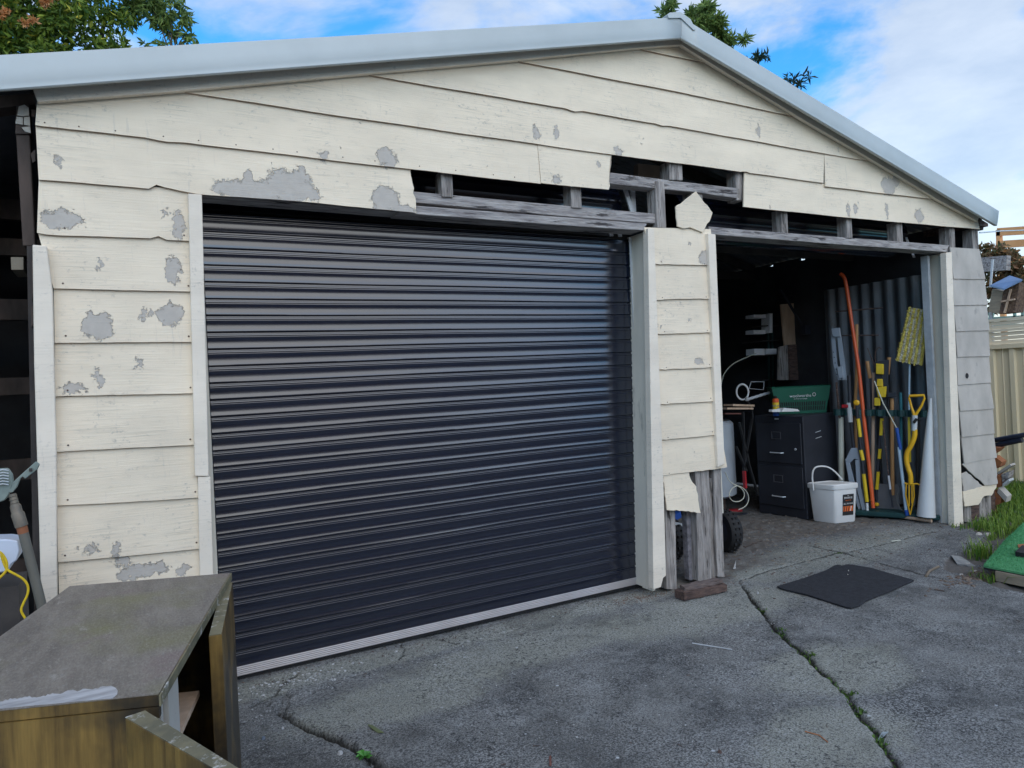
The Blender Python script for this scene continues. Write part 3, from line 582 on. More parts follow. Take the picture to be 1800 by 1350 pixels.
# rolled curtain drums above both doors
def drum(xa, xb, parent, name, y=.42, z=2.42, R=.17):
    n = 66; rows = []
    for i in range(n+1):
        a = 2*math.pi*i/n; r = R+(.006 if i % 3 == 0 else (0 if i % 3 == 1 else .003)); rows.append([(xa, y+r*math.cos(a), z+r*math.sin(a)), (xb, y+r*math.cos(a), z+r*math.sin(a))])
    return obj(name, MB().sheet(rows), m_door, parent, smooth=True)
drum(.4, 2.93, door, 'rolled_curtain')
door2 = bpy.data.objects.new('roller_door', None); COL.objects.link(door2); door2.parent = shed; door2['label'] = 'second roller door, rolled up above the open bay'
drum(3.45, 6.02, door2, 'rolled_curtain')
for a, b_, Y in ((1632,1641,.10),):
    p0 = XP(1636, 446, 6.12); 
    obj('guide_track', MB().box2((6.045, .10, GZ-.01), (6.075, .118, 2.2)).box2((6.045, .118, GZ-.01), (6.050, .16, 2.2)).box2((6.070, .118, GZ-.01), (6.075, .16, 2.2)), m_gal, door2)
for xx in (2.80, 2.87, 6.02): obj('drum_bracket', MB().bar((xx, .2, 2.2), (xx-.03, .3, 2.55), .03, .006, (0, 1, 0)), m_gal, door if xx < 3 else door2)
obj('lintel_brace', MB().bar(W(1098,330,.16), W(1113,378,.16), .03, .01, (0, 1, 0)), m_gal, shed); obj('lintel_brace', MB().bar(W(1112,334,.17), W(1114,378,.17), .035, .01, (0, 1, 0)), m_gal, shed)
# envelope: side, back and partition walls, dark inside
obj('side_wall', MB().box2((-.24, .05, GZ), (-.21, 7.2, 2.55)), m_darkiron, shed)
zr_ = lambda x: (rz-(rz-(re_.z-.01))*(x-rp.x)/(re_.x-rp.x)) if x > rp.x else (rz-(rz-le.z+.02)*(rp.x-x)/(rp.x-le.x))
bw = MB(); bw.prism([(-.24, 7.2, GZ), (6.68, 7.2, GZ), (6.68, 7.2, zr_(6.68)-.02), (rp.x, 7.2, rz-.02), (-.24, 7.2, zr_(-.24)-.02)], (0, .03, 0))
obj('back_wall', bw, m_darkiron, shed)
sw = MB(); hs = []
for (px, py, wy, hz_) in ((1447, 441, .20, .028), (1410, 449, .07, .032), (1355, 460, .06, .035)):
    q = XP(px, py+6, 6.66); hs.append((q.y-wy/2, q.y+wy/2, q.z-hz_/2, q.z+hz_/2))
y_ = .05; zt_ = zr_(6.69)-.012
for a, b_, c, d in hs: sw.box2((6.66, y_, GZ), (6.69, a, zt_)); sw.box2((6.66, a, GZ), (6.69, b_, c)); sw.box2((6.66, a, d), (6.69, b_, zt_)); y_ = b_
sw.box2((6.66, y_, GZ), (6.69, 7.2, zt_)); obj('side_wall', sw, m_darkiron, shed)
rows = []
for j in range(90):
    y = .10+j*.0165; rows.append([(6.60+.018*math.sin(j*.0165/.13*2*math.pi), y, GZ), (6.60+.018*math.sin(j*.0165/.13*2*math.pi), y, 2.12)])
obj('iron_lining_sheet', MB().sheet(rows), m_iron, shed, smooth=True)
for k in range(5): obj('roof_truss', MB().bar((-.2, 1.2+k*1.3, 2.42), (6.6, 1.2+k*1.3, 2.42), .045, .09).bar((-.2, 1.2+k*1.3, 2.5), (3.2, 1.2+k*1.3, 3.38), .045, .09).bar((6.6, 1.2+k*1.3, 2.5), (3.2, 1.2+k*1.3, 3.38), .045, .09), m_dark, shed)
obj('soffit_end', MB().prism([W(*p, -.02) for p in ((1722,384),(1737,393),(1737,398),(1722,397))], (0, .5, 0)), m_rot, shed)
# nail heads in the boards
nm = MB(); 
for (a, b_) in [((110,405),(325,418)),((112,500),(328,506)),((114,594),(328,594)),((116,690),(332,684)),((118,786),(336,774)),((118,880),(340,866)),((118,978),(342,956))]:
    for p in (a, b_): nm.cone_ring(W(p[0]+random.uniform(-4, 4), p[1]-random.uniform(1, 5), -.0205), [(.004, 0), (.0035, .0025)], 8, (0, -1, 0))
for (a, b_) in mid[1:]:
    for p in (a, b_):
        nm.cone_ring(W(p[0]+(20 if p is a else -14), p[1]-4, -.020), [(.0035, 0), (.003, .0025)], 8, (0, -1, 0))
for i in range(14): 
    f_ = (i+random.uniform(-.25, .25))/13.5; nm.cone_ring(W(90+860*f_, 223+(323-223)*f_-6, -.019), [(.004, 0), (.003, .0025)], 8, (0, -1, 0))
obj('nail_heads', nm, m_rot, shed, kind='stuff')

# ------------------------------------------------------------------ lean-to left of the shed (dark)
lt = thing('lean_to', 'dark open timber lean-to with flaking post against the left corner of the garage', 'lean-to', (-1.6, .6, GZ))
pf = [W(*p, .06) for p in ((30,232),(50,232),(60,430),(36,430))]
obj('post', MB().prism([W(28,235,.05), W(52,235,.05), W(62,432,.05), W(40,432,.05)], (0, .08, 0)), m_char, lt, bevel=.003)
fl = MB()
for poly in ([(33,187),(44,184),(51,190),(53,218),(40,218),(29,216)], [(28,220),(40,219),(53,220),(53,232),(40,234),(27,228)], [(44,223),(53,221),(54,234),(40,235)], [(54,192),(62,193),(61,206),(55,204)]):
    pass
obj('post_top', MB().prism([W(29,184,.04), W(51,184,.04), W(54,235,.04), (W(27,235,.04))], (0, .09, 0)), m_char, lt)
for poly in ([(33,187),(43,184),(50,189),(51,203),(41,204),(30,203)], [(29,205),(40,206),(40,219),(27,217)], [(42,206),(52,205),(53,221),(42,219)], [(38,224),(53,222),(54,234),(44,231)]):
    obj('paint_flake', MB().prism([W(*p, .034) for p in poly], (0, .005, 0)), m_flake, lt)
for poly in ([(55,192),(62,193),(61,206),(55,204)], [(54,270),(62,262),(62,283),(57,286)], [(55,455),(61,465),(60,500),(56,530)], [(54,540),(60,535),(59,570),(55,575)]):
    obj('splinter', MB().prism([W(*p, .03) for p in poly], (0, .01, 0)), m_char, lt)
obj('eave_beam', MB().prism([W(-40,171,.06), W(60,164,.06), W(60,183,.06), W(-40,194,.06)], (0, .1, 0)), m_char, lt)
obj('ledge_block', MB().prism([W(19,452,.1), W(41,452,.1), W(41,474,.1), W(20,474,.1)], (0, .2, 0)), M('dusty_ply', (.22, .19, .14)), lt)
for i, z in enumerate((.4, .9, 1.35, 1.75, 2.1, 2.3)): obj('wall_rail', MB().box2((-2.6, 1.0+.03*i, z), (-.28, 1.04+.03*i, z+.09+.02*(i % 2))), m_char, lt)
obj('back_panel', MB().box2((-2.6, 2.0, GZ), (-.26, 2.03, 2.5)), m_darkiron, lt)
obj('added_side_panel', MB().box2((-2.7, -.05, GZ), (-2.65, 2.0, 2.3)), m_darkiron, lt)  # unseen panel added to close the side and keep the lean-to dark
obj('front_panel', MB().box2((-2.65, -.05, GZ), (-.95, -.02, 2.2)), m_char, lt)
obj('corner_stud', MB().prism([W(47,432,.04), W(60,432,.04), W(80,1180,.04), W(62,1180,.04)], (0, .08, 0)), m_dark, lt)

# ------------------------------------------------------------------ old cabinet in the left foreground
def cab_mat(name, mode):
    m, t, b = newmat(name)
    if mode == 'top':
        n = noise(t, pos(t, (6, 1.5, 1)), 3, 8, .7); n2 = noise(t, pos(t), 3.2, 6, .6); n3 = noise(t, pos(t, (1, 1, 1)), 70, 5, .7)
        c = mixc(t, ramp(t, n.outputs['Fac'], .35, .7).outputs[0], (.135, .112, .092), (.25, .215, .175))
        c = mixc(t, ramp(t, n2.outputs['Fac'], .46, .66).outputs[0], c, (.17, .155, .075))
        n4 = noise(t, pos(t), 7, 4); c = mixc(t, ramp(t, n4.outputs['Fac'], .60, .74).outputs[0], c, (.18, .135, .12))
        c = mixc(t, ramp(t, n3.outputs['Fac'], .62, .72).outputs[0], c, (.26, .25, .24)); h = n; nf = noise(t, pos(t, (1, .35, 1)), 190, 5, .8); c = mixc(t, ramp(t, nf.outputs['Fac'], .50, .62).outputs[0], c, mixc(t, .28, c, (.38, .36, .33))); c = mixc(t, ramp(t, nf.outputs['Fac'], .36, .46, (1, 1, 1, 1), (0, 0, 0, 1)).outputs[0], c, mixc(t, .35, c, (.05, .045, .04))); n6 = noise(t, pos(t, (3, 1, 1)), 9, 7, .75); c = mixc(t, ramp(t, n6.outputs['Fac'], .60, .66).outputs[0], c, (.30, .27, .23))
    else:
        n = noise(t, pos(t, (14, 14, 1)), 2.2, 8, .7); n2 = noise(t, pos(t), 2.6, 5, .6); h = n
        c = mixc(t, ramp(t, n.outputs['Fac'], .3, .7).outputs[0], (.08, .046, .014), (.32, .195, .05))
        c = mixc(t, ramp(t, n2.outputs['Fac'], .45, .60).outputs[0], c, (.03, .022, .013))
    LK(t, c, b.inputs['Base Color']); b.inputs['Roughness'].default_value = .6 if mode == 'top' else .45; bump(t, b, h.outputs['Fac'], .35, .004); return m
m_ctop = cab_mat('weathered_grey_veneer', 'top'); m_cside = cab_mat('mossy_brown_ply', 'side')
m_cedge = M('chipped_laminate_edge', (.22, .19, .11), (.12, .11, .07), 14, (1, 1, 1), .7, dirt=(.5, .48, .44), dscale=24, dth=(.56, .64))
m_primer = M('pale_primer', (.50, .48, .44), (.42, .40, .36), 6, rough=.6, dirt=(.18, .14, .1), dscale=30, dth=(.68, .74))
cab = thing('old_cabinet', 'weathered brown plywood cabinet with grey mossy top and doors hanging open, left foreground', 'cabinet', (-.05, -1.35, GZ))
ZT = .679
A = G(405, 1007, ZT); B_ = G(123, 1030, ZT); Cc = G(279, 1221, ZT); 
ex = (B_-A); ey = (Cc-A); A3 = Vector((A.x, A.y, 0)); u_ = Vector((ex.x, ex.y, 0)); v_ = Vector((ey.x, ey.y, 0))
def cp(a, b, z): q = A3+u_*a+v_*b; return Vector((q.x, q.y, z))     # a: 0 right..1 left, b: 0 back..1 front
def cbox(a0, a1, b0, b1, z0, z1): return MB().prism([cp(a0, b0, z0), cp(a1, b0, z0), cp(a1, b1, z0), cp(a0, b1, z0)], (0, 0, z1-z0))
obj('top_panel', cbox(0, 1, 0, 1, ZT-.022, ZT-.0015), m_cside, cab)
obj('veneer', cbox(.002, 1, .001, .998, ZT-.001, ZT), m_ctop, cab)
obj('edge_strip', cbox(-.008, -.001, -.002, 1.002, ZT-.023, ZT-.001), m_cedge, cab)
obj('end_panel', cbox(.075, 1, .985, 1.003, GZ+.02, ZT-.024), m_cside, cab)
obj('end_panel', cbox(0.02, 1, .01, .03, GZ+.02, ZT-.024), m_cside, cab)
obj('front_rail', cbox(.0, .075, .985, 1.003, ZT-.046, ZT-.024), m_cside, cab)
obj('back_panel', cbox(.97, 1, .03, .985, GZ+.02, ZT-.024), m_cside, cab)
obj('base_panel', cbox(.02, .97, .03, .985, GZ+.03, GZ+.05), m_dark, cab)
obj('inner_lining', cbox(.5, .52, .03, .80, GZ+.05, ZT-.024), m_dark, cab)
obj('divider', cbox(.02, .40, .93, .95, GZ+.05, ZT-.026), m_primer, cab)
obj('divider', cbox(.035, .21, .962, .978, GZ+.05, ZT-.026), m_primer, cab)
obj('stile', cbox(.0, .03, .83, .925, GZ+.05, ZT-.026), m_primer, cab)
obj('shelf', cbox(.04, .5, .50, .82, .47, .485), m_ply, cab)
obj('bolt', MB().tube([cp(-.03, .90, .52), cp(.10, .90, .52)], .006, 8), M('rusty_steel', (.10, .06, .05)), cab)
h_ = obj('hinge', MB().prism([cp(.06, 1.0, .585), cp(.02, .93, .585), cp(-.02, .955, .585), cp(.02, 1.03, .585)], (0, 0, .003)), M('dark_steel_hinge', (.06, .06, .06)), cab)
# water repellent pale patch of delaminated veneer along the front edge
_pp = [(-40,1250),(0,1246),(40,1242),(100,1236.6),(160,1231),(198,1227.8),(206,1221),(207,1214),(200,1208),(186,1207),(172,1211),(150,1211),(136,1216),(124,1214),(110,1219),(92,1219),(80,1224),(60,1226),(44,1225),(30,1229),(10,1230),(0,1234),(-40,1236)]
_rr = random.Random(4); _q = []
for (ax, ay), (bx, by) in zip(_pp, _pp[1:]+_pp[:1]):
    n_ = max(1, int(math.hypot(bx-ax, by-ay)/4)); top_ = ax > bx
    _q += [(ax+(bx-ax)*k/n_, ay+(by-ay)*k/n_+(_rr.uniform(-2.2, 1.6) if top_ and k else 0)) for k in range(n_)]
pts = [G(x, y, ZT+.0003) for x, y in _q]
obj('peeled_patch', MB().prism(pts, (0, 0, .0006)), M('bare_pale_ply', (.50, .49, .49), (.30, .29, .29), 22, (.5, 2, 1), .7), cab)
# door 1 ajar at the back, door 2 swung wide at the front
def leaf(p, q, z0, z1, th, nm, edge=True):
    p = Vector((p[0], p[1], 0)); q = Vector((q[0], q[1], 0)); d = (q-p).normalized(); n = Vector((d.y, -d.x, 0))
    if n.x < 0: n = -n
    o = obj(nm, MB().prism([p+Vector((0, 0, z0)), q+Vector((0, 0, z0)), q-n*th+Vector((0, 0, z0)), p-n*th+Vector((0, 0, z0))], (0, 0, z1-z0)), m_cside, cab, bevel=.0015)
    obj('door_edge', MB().prism([p+n*-.001+Vector((0, 0, z1+.0005)), q+n*-.001+Vector((0, 0, z1+.0005)), q-n*(th-.001)+Vector((0, 0, z1+.0005)), p-n*(th-.001)+Vector((0, 0, z1+.0005))], (0, 0, .0015)), m_cedge, o)
    return o
P1 = G(409, 1024, .655); P2 = G(390, 1115, .655); leaf(P1, P2, GZ+.03, .655, .032, 'cabinet_door')
zq = .66; q0_, q1_, q2_, q3_ = G(220, 1262, zq), G(371, 1349, zq), G(415, 1349, zq), G(255, 1250, zq)
q1_ = q0_+(q1_-q0_)*1.35; q2_ = q3_+(q2_-q3_)*1.30
d2 = obj('cabinet_door', MB().prism([Vector((q.x, q.y, GZ+.03)) for q in (q0_, q1_, q2_, q3_)], (0, 0, zq-GZ-.03)), m_cside, cab, bevel=.0015)
obj('door_edge', MB().prism([Vector((q.x, q.y, zq+.0004)) for q in (q0_, q1_, q2_, q3_)], (0, 0, .0012)), m_cedge, d2)

# ------------------------------------------------------------------ pipe standpipe, white tub and rope at the left edge
sp = thing('pipe_stand', 'corroded pipe standing at the left edge with a green lever clamp on top', 'pipe', (-.28, -.55, GZ))
def Wl(*p): return [W(a, b, -.55) for a, b in p]
a_, b_ = W(42,940,-.55), W(76,1075,-.55); dd = (b_-a_)
obj('pipe', MB().tube([W(38,925,-.55), b_+dd*1.6], .0155, 14), m_pipe, sp, smooth=True)
obj('coupling', MB().tube(Wl((22,868),(26,886),(27,889),(30,900),(31,903),(38,925)), [.0105, .0125, .0165, .0165, .020, .0195], 14), m_brass, sp, smooth=True)
obj('rust_collar', MB().tube(Wl((37,922),(41,937)), .0162, 14), m_terra, sp, smooth=True)
for k in range(5):
    c = W(22+k*1.7, 872+k*6, -.55); obj('thread', MB().cone_ring(c, [(.0125, -.001), (.0145, 0), (.0125, .001)], 12, dd), m_brass, sp)
obj('lever', MB().prism(Wl((33,838),(63,811),(70,816),(66,825),(44,842),(40,838),(36,841),(30,856),(22,866),(14,866),(20,850)), (0, .012, 0)), m_clamp, sp, bevel=.002)
obj('dark_slot_box', MB().box(W(54,826,-.553), (.009, .003, .011)), m_dark, sp)  # small dark box in place of the slot's shaded opening
obj('clamp_body', MB().prism(Wl((-5,824),(14,823),(22,834),(24,852),(14,872),(8,880),(-6,884)), (0, .02, 0)), m_clamp, sp, bevel=.003)
for k in range(6): obj('spring_coil', MB().tube([W(-8, 828+k*5, -.56), W(5, 825.5+k*5, -.565), W(15, 827+k*5, -.56)], .0022, 6), m_gal, sp)
tub = solo('plastic_tub', MB().prism(Wl((-40,950),(14,948),(32,951),(35,968),(30,985),(20,992),(14,1005),(-40,1012)), (0, .12, 0)), M('white_blue_plastic', (.62, .68, .78), (.55, .6, .72), 5, rough=.4, bs=0), 'white plastic tub at the left edge with yellow rope looped over it', 'tub', W(0,1010,-.55), bevel=.004)
rp_ = [W(a, b, -.60) for a, b in ((-8,968),(3,972),(11,985),(13,998),(8,1008),(-6,1020))]
rp2 = [W(a, b, -.60) for a, b in ((2,975),(8,995),(14,1003),(28,1010),(42,1018),(50,1030),(49,1045),(41,1060),(36,1073),(42,1083),(48,1094),(52,1120))]
def smoothp(P, k=3):
    for _ in range(k):
        Q = [P[0]]
        for a, b in zip(P[:-1], P[1:]): Q += [a*.75+b*.25, a*.25+b*.75]
        P = Q+[P[-1]]
    return P
solo('yellow_rope', MB().tube(smoothp(rp_), .0042, 8).tube(smoothp(rp2), .0038, 8), m_rope, 'yellow rope hanging over the white tub and down behind the old cabinet', 'rope', W(30,1100,-.60), smooth=True)
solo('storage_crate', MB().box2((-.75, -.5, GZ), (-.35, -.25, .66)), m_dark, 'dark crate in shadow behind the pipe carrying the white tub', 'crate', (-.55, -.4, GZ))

# ------------------------------------------------------------------ things on the driveway
def on_ground(px, py): 
    p = G(px, py); p.z = gh(p.x, p.y); return p
mt = [G(*p) for p in ((1366,1033),(1410,1020),(1452,1005),(1466,997),(1473,995),(1480,997),(1492,995),(1530,1001),(1607,1024),(1560,1045),(1522,1060),(1512,1068),(1496,1072),(1488,1071),(1420,1050),(1372,1037))]
vs = []
solo('rubber_mat', MB().prism([Vector((p.x, p.y, gh(p.x, p.y)+.004)) for p in mt], (0, 0, .009)), m_mat, 'worn black rubber mat lying on the concrete in front of the open bay', 'mat', G(1490,1035), bevel=.002)
# rotten timber offcut under the post
pw = [G(1185,1053), G(1201,1057), G(1277,1040), G(1268,1022)]
lg = thing('timber_offcut', 'short rotten timber offcut lying at the foot of the middle post', 'timber', G(1230,1045))
a = G(1186,1050); b_ = G(1203,1057); c = G(1278,1040); d = a+(c-b_)
def rough_prism(base, h, seed, n=9):
    r = random.Random(seed); a, b_, c, d = base; V = []; 
    rows = []
    for i in range(n+1):
        t = i/n; p = a.lerp(d, t); q = b_.lerp(c, t); j = lambda s=.004: (r.random()-.5)*2*s
        rows.append([p+Vector((0, j(), 0)), p+Vector((j(), j(), h*(.9+j(.12)))), p.lerp(q, .4)+Vector((0, j(), h*(1+j(.15)))), q+Vector((0, j(), h*(.92+j(.15)))), q+Vector((0, j(), 0))])
    mb = MB().sheet(rows); o = 0; m_ = 5
    mb.f.append((0, 1, 2, 3, 4)); mb.f.append(tuple(n*m_+k for k in range(5))); return mb
obj('lower_piece', rough_prism([Vector((p.x, p.y, GZ+.002)) for p in (a, b_, c, d)], .050, 3), m_rot, lg)
a2 = a.lerp(d, .12).lerp(b_, .1); b2 = b_.lerp(c, .10).lerp(a, .25); c2 = b_.lerp(c, .97).lerp(d, .2); d2 = a.lerp(d, .97)
obj('upper_piece', rough_prism([Vector((p.x, p.y, GZ+.05)) for p in (a2, b2, c2, d2)], .022, 5), M('grey_rotten_top', (.20, .155, .14), (.09, .065, .06), 12, (1, 5, 6), .9, bs=1, bscale=25, bd=.006), lg)
# small litter
def stick(name, pts, r, mat, label, cat): 
    P = [on_ground(*p)+Vector((0, 0, r)) for p in pts]; return solo(name, MB().tube(P, r, 6), mat, label, cat, P[0], smooth=True)
stick('metal_rod', [(1217,1131),(1287,1143)], .003, m_gal, 'thin pale metal rod lying on the concrete left of the long crack', 'rod')
stick('twig', [(1415,1287),(1440,1294),(1455,1305)], .0022, m_terra, 'thin reddish bent twig on the concrete near the bottom right', 'twig')
stick('twig', [(1628,1015),(1634,1006),(1650,998)], .008, M('pale_bark', (.22, .17, .12)), 'thick pale stick lying at the driveway edge beside the slate', 'stick')
stick('twig', [(1310,962),(1325,958),(1340,951)], .004, m_char, 'dark stick lying in the mouth of the open bay near the wheel', 'stick')
stick('twig', [(1642,1038),(1660,1040)], .004, m_char, 'short dark stick on the concrete right of the mat', 'stick')
stick('twig', [(1567,953),(1583,951)], .004, m_cream, 'short pale stick on the concrete before the tool rack', 'stick')
def leafobj(pts, mat, label, name='fallen_leaf', th=.002, lift=.006):
    P = [on_ground(*p) for p in pts]; c = sum(P, Vector())/len(P); V = [p+Vector((0, 0, lift*(1 if i % 2 else .2))) for i, p in enumerate(P)]
    return solo(name, MB().prism(V, (0, 0, th)), mat, label, 'leaf' if 'leaf' in name else name.split('_')[-1], c)
leafobj([(646,1274),(655,1278),(668,1284),(675,1291),(664,1289),(652,1283)], M('dry_green_leaf', (.16, .19, .09), rough=.6), 'pale green fallen leaf on the concrete above the small weed')
leafobj([(965,1331),(969,1331),(970,1347),(966,1350)], M('dry_red_leaf', (.22, .09, .07), rough=.6), 'small reddish leaf at the bottom middle of the concrete')
leafobj([(1541,1293),(1550,1286),(1562,1287),(1555,1294)], M('blue_grey_flake', (.36, .42, .45), rough=.6), 'pale blue grey flake lying on the long crack', 'paint_flake')
leafobj([(1290,995),(1294,986),(1293,998),(1289,1000)], m_white, 'white sliver standing beside the middle post foot', 'paint_flake', lift=.01)
leafobj([(1672,978),(1690,976),(1716,989),(1700,991),(1682,988)], M('slate', (.30, .30, .29), (.2, .2, .2), 20, rough=.8), 'flat grey slate fragment at the concrete edge', 'slate_fragment', .008, .004)
leafobj([(1488,1008),(1492,1006),(1495,1013),(1490,1015)], m_cream, 'curled cream leaf on the black mat', lift=.016)
def pebble(px, py, s, mat, label):
    p = on_ground(px, py); r = random.Random(px); mb = MB()
    vs = [(math.cos(t)*s*(.8+.4*r.random()), math.sin(t)*s*(.8+.4*r.random())) for t in [k*math.pi/3 for k in range(6)]]
    mb.add([(p.x+a, p.y+b, p.z-.002) for a, b in vs]+[(p.x+a*.6, p.y+b*.6, p.z+s*.9) for a, b in vs], [tuple(range(6))[::-1], tuple(range(6, 12))]+[(i, (i+1) % 6, (i+1) % 6+6, i+6) for i in range(6)])
    return solo('pebble', mb, mat, label, 'pebble', p, 'loose pebbles on the concrete')
pebble(517,1180,.011,m_rib,'white pebble in the gap under the roller door'); pebble(588,1190,.008,m_rib,'small pale pebble below the roller door rail')
pebble(497,1279,.008,m_rib,'white pebble on the left patch beside the short crack'); pebble(463,1297,.010,M('blue_stone', (.16, .2, .26)),'blue grey pebble close to the open cabinet door')
pebble(598,1325,.011,m_rib,'pale pebble left of the weed at the bottom'); pebble(463,1252,.006,m_rib,'tiny white pebble above the blue grey one'); pebble(1265,1323,.009,m_rot,'round brown seed pod at the bottom of the concrete')
pebble(1332,1062-20,.008,m_rib,'white chip between the post foot and the long crack')
# scattered grit and chips nobody could count
def scatter(n, fn, smin, smax, name, mat, flat=.5):
    mb = MB(); r = random.Random(sum(map(ord, name)))
    for _ in range(n):
        x, y = fn(r); z = gh(x, y); s = r.uniform(smin, smax); t = r.random()*6.28; c, sn = math.cos(t), math.sin(t); e = r.uniform(.3, 1)
        P = [(-s, -s*e), (s, -s*e*.6), (s*.7, s*e), (-s*.6, s*e*.8)]
        mb.add([(x+a*c-b*sn, y+a*sn+b*c, z) for a, b in P]+[(x+(a*c-b*sn)*.6, y+(a*sn+b*c)*.6, z+s*flat) for a, b in P], [(7, 6, 5, 4), (0, 1, 5, 4), (1, 2, 6, 5), (2, 3, 7, 6), (3, 0, 4, 7)])
    return obj(name, mb, mat, kind='stuff')
def along(pts, spread):
    def f(r):
        i = r.randrange(len(pts)-1); t = r.random(); return (pts[i][0]*(1-t)+pts[i+1][0]*t+r.gauss(0, spread), pts[i][1]*(1-t)+pts[i+1][1]*t+r.gauss(0, spread))
    return f
def rect(x0, x1, y0, y1): return lambda r: (r.uniform(x0, x1), r.uniform(y0, y1))
scatter(520, rect(.3, 3.2, -1.9, .15), .0015, .0045, 'concrete_grit', m_rib)
scatter(520, rect(3.2, 6.2, -.5, 1.2), .003, .010, 'soil_crumbs', m_rot)
scatter(260, rect(3.2, 6.2, -.1, 1.2), .003, .009, 'pale_wood_chips', M('pale_chips', (.34, .29, .25), (.2, .16, .13), 30))
scatter(150, along(CR_THR[:9], .03), .001, .005, 'joint_grit', m_rib)
scatter(380, lambda r: (r.gauss(2.78, .16), r.gauss(.02, .05)), +.0015, .006, 'leaf_litter', M('brown_leaf_litter', (.22, .14, .10), (.09, .06, .045), 60))
scatter(260, rect(.35, 2.9, .02, .20), .001, .006, 'door_grit', m_rot)
scatter(120, lambda r: (r.gauss(.62, .2), r.gauss(.02, .05)), .002, .009, 'rubble_chips', m_rib)
scatter(300, lambda r: (r.gauss(4.75, .25), r.gauss(-.93, .05)), .004, .016, 'edge_litter', M('dead_leaf_litter', (.20, .15, .11), (.08, .05, .04), 30))
def chips(n, fn, L, name, mat):
    mb = MB(); r = random.Random(11)
    for _ in range(n):
        x, y = fn(r); z = gh(x, y)+.003; t = r.random()*6.28; l = r.uniform(.3, 1)*L; p = Vector((x, y, z)); d = Vector((math.cos(t), math.sin(t), r.uniform(-.05, .1)))*l
        mb.bar(p-d, p+d, .002, .002)
    return obj(name, mb, mat, kind='stuff')
chips(260, rect(3.3, 6.2, -.1, 1.0), .022, 'straw_bits', M('straw', (.30, .23, .15)))
chips(40, rect(.8, 4.5, -1.8, -.1), .012, 'twig_bits', m_rot)

# blades and weeds
def blades(n, fn, h0, h1, wd, name, mat, lean=.5, **k):
    r = np.random.default_rng(sum(map(ord, name))); rr = random.Random(sum(map(ord, name))); V = []; F = []; A_ = []
    for i in range(n):
        x, y = fn(rr); z = gh(x, y)-.004; h = rr.uniform(h0, h1); t = rr.random()*6.28; l = rr.uniform(.1, lean)*h; w_ = wd*rr.uniform(.6, 1.3)
        dx, dy = math.cos(t)*l, math.sin(t)*l; px_, py_ = -math.sin(t)*w_, math.cos(t)*w_; o = len(V)
        V += [(x-px_, y-py_, z), (x+px_, y+py_, z), (x+dx*.35+px_*.9, y+dy*.35+py_*.9, z+h*.6), (x+dx*.35-px_*.9, y+dy*.35-py_*.9, z+h*.6), (x+dx, y+dy, z+h*(1-.35*l/h))]
        F += [(o, o+1, o+2, o+3), (o+3, o+2, o+4)]; A_ += [rr.random()]*5
    me = bpy.data.meshes.new(name); me.from_pydata(V, [], F); a = me.attributes.new('rnd', 'FLOAT', 'POINT'); a.data.foreach_set('value', A_); me.materials.append(mat)
    o = bpy.data.objects.new(name, me); COL.objects.link(o)
    for q, v in k.items(): o[q] = v
    return o
def grassfn(r):
    while True:
        x = r.uniform(4.9, 8.55); y = r.uniform(-1.0, 1.6)
        s = float(inside_soil(np.array([x]), np.array([y]))[0])
        if s < .08 or (x < 6.72 and y > -.06): continue
        # keep the turf board clear
        if x < 7.0 and y < -.42-.06*(x-4.9) and x > 4.9: 
            if y > -1.2: continue
        return x, y
blades(16000, grassfn, .03, .12, .0035, 'grass', m_grass, .9, kind='stuff')
def tuft(px, py, n, sp, h): 
    c = G(px, py); return (lambda r: (r.gauss(c.x, sp), r.gauss(c.y, sp))), n, h
for i, (px, py, n, sp, h, lab) in enumerate([(1727,975,110,.05,.17,'tall grass tuft at the corner of the green turf board'), (1722,1010,16,.03,.06,'thin green weed sprig in the debris left of the turf board timber'), (1745,1020,30,.035,.11,'low grass tuft in front of the turf board timber'), (1700,928,40,.06,.07,'low grass tuft against the broken foot of the grey boards')]):
    f, n, h = tuft(px, py, n, sp, h); o = blades(n, f, h*.5, h, .0035, 'grass_tuft', m_grass, 1.0, label=lab, category='grass tuft')
blades(420, along(CR_MAIN[2:9], .007), .004, .014, .003, 'crack_moss', m_moss, 1.2, kind='stuff')
f_ = lambda r: (lambda p: (r.gauss(p[0], .012), r.gauss(p[1], .012)))(random.Random(r.random()).choice(gpts([(1374,1113),(1415,1147),(1425,1152),(1370,1108),(1495,1220),(1515,1250),(1550,1300),(1475,972),(1340,1072)])))
blades(200, f_, .008, .022, .004, 'crack_weeds', m_moss, 1.4, kind='stuff')
def rosette(px, py, n, R, label):
    c = on_ground(px, py); r = random.Random(5); mb = MB()
    for i in range(n):
        t = i*2.4; l = R*r.uniform(.6, 1); d = Vector((math.cos(t), math.sin(t), 0)); p = Vector((-d.y, d.x, 0)); hz = r.uniform(.2, .7)
        P0 = c+Vector((0, 0, .003)); P1 = c+d*l*.6+Vector((0, 0, l*hz)); P2 = c+d*l+Vector((0, 0, l*hz*.8))
        mb.add([P0, P1-p*l*.28, P2, P1+p*l*.28], [(0, 1, 2), (0, 2, 3)])
    o = obj('weed_plant', mb, m_weed, label=label, category='weed'); return o
m_weed = M('fresh_weed_leaf', (.10, .32, .05), (.05, .2, .03), 50, rough=.5, bs=0)
rosette(640, 1330, 22, .035, 'small bright green weed growing from the crack at the bottom of the concrete')

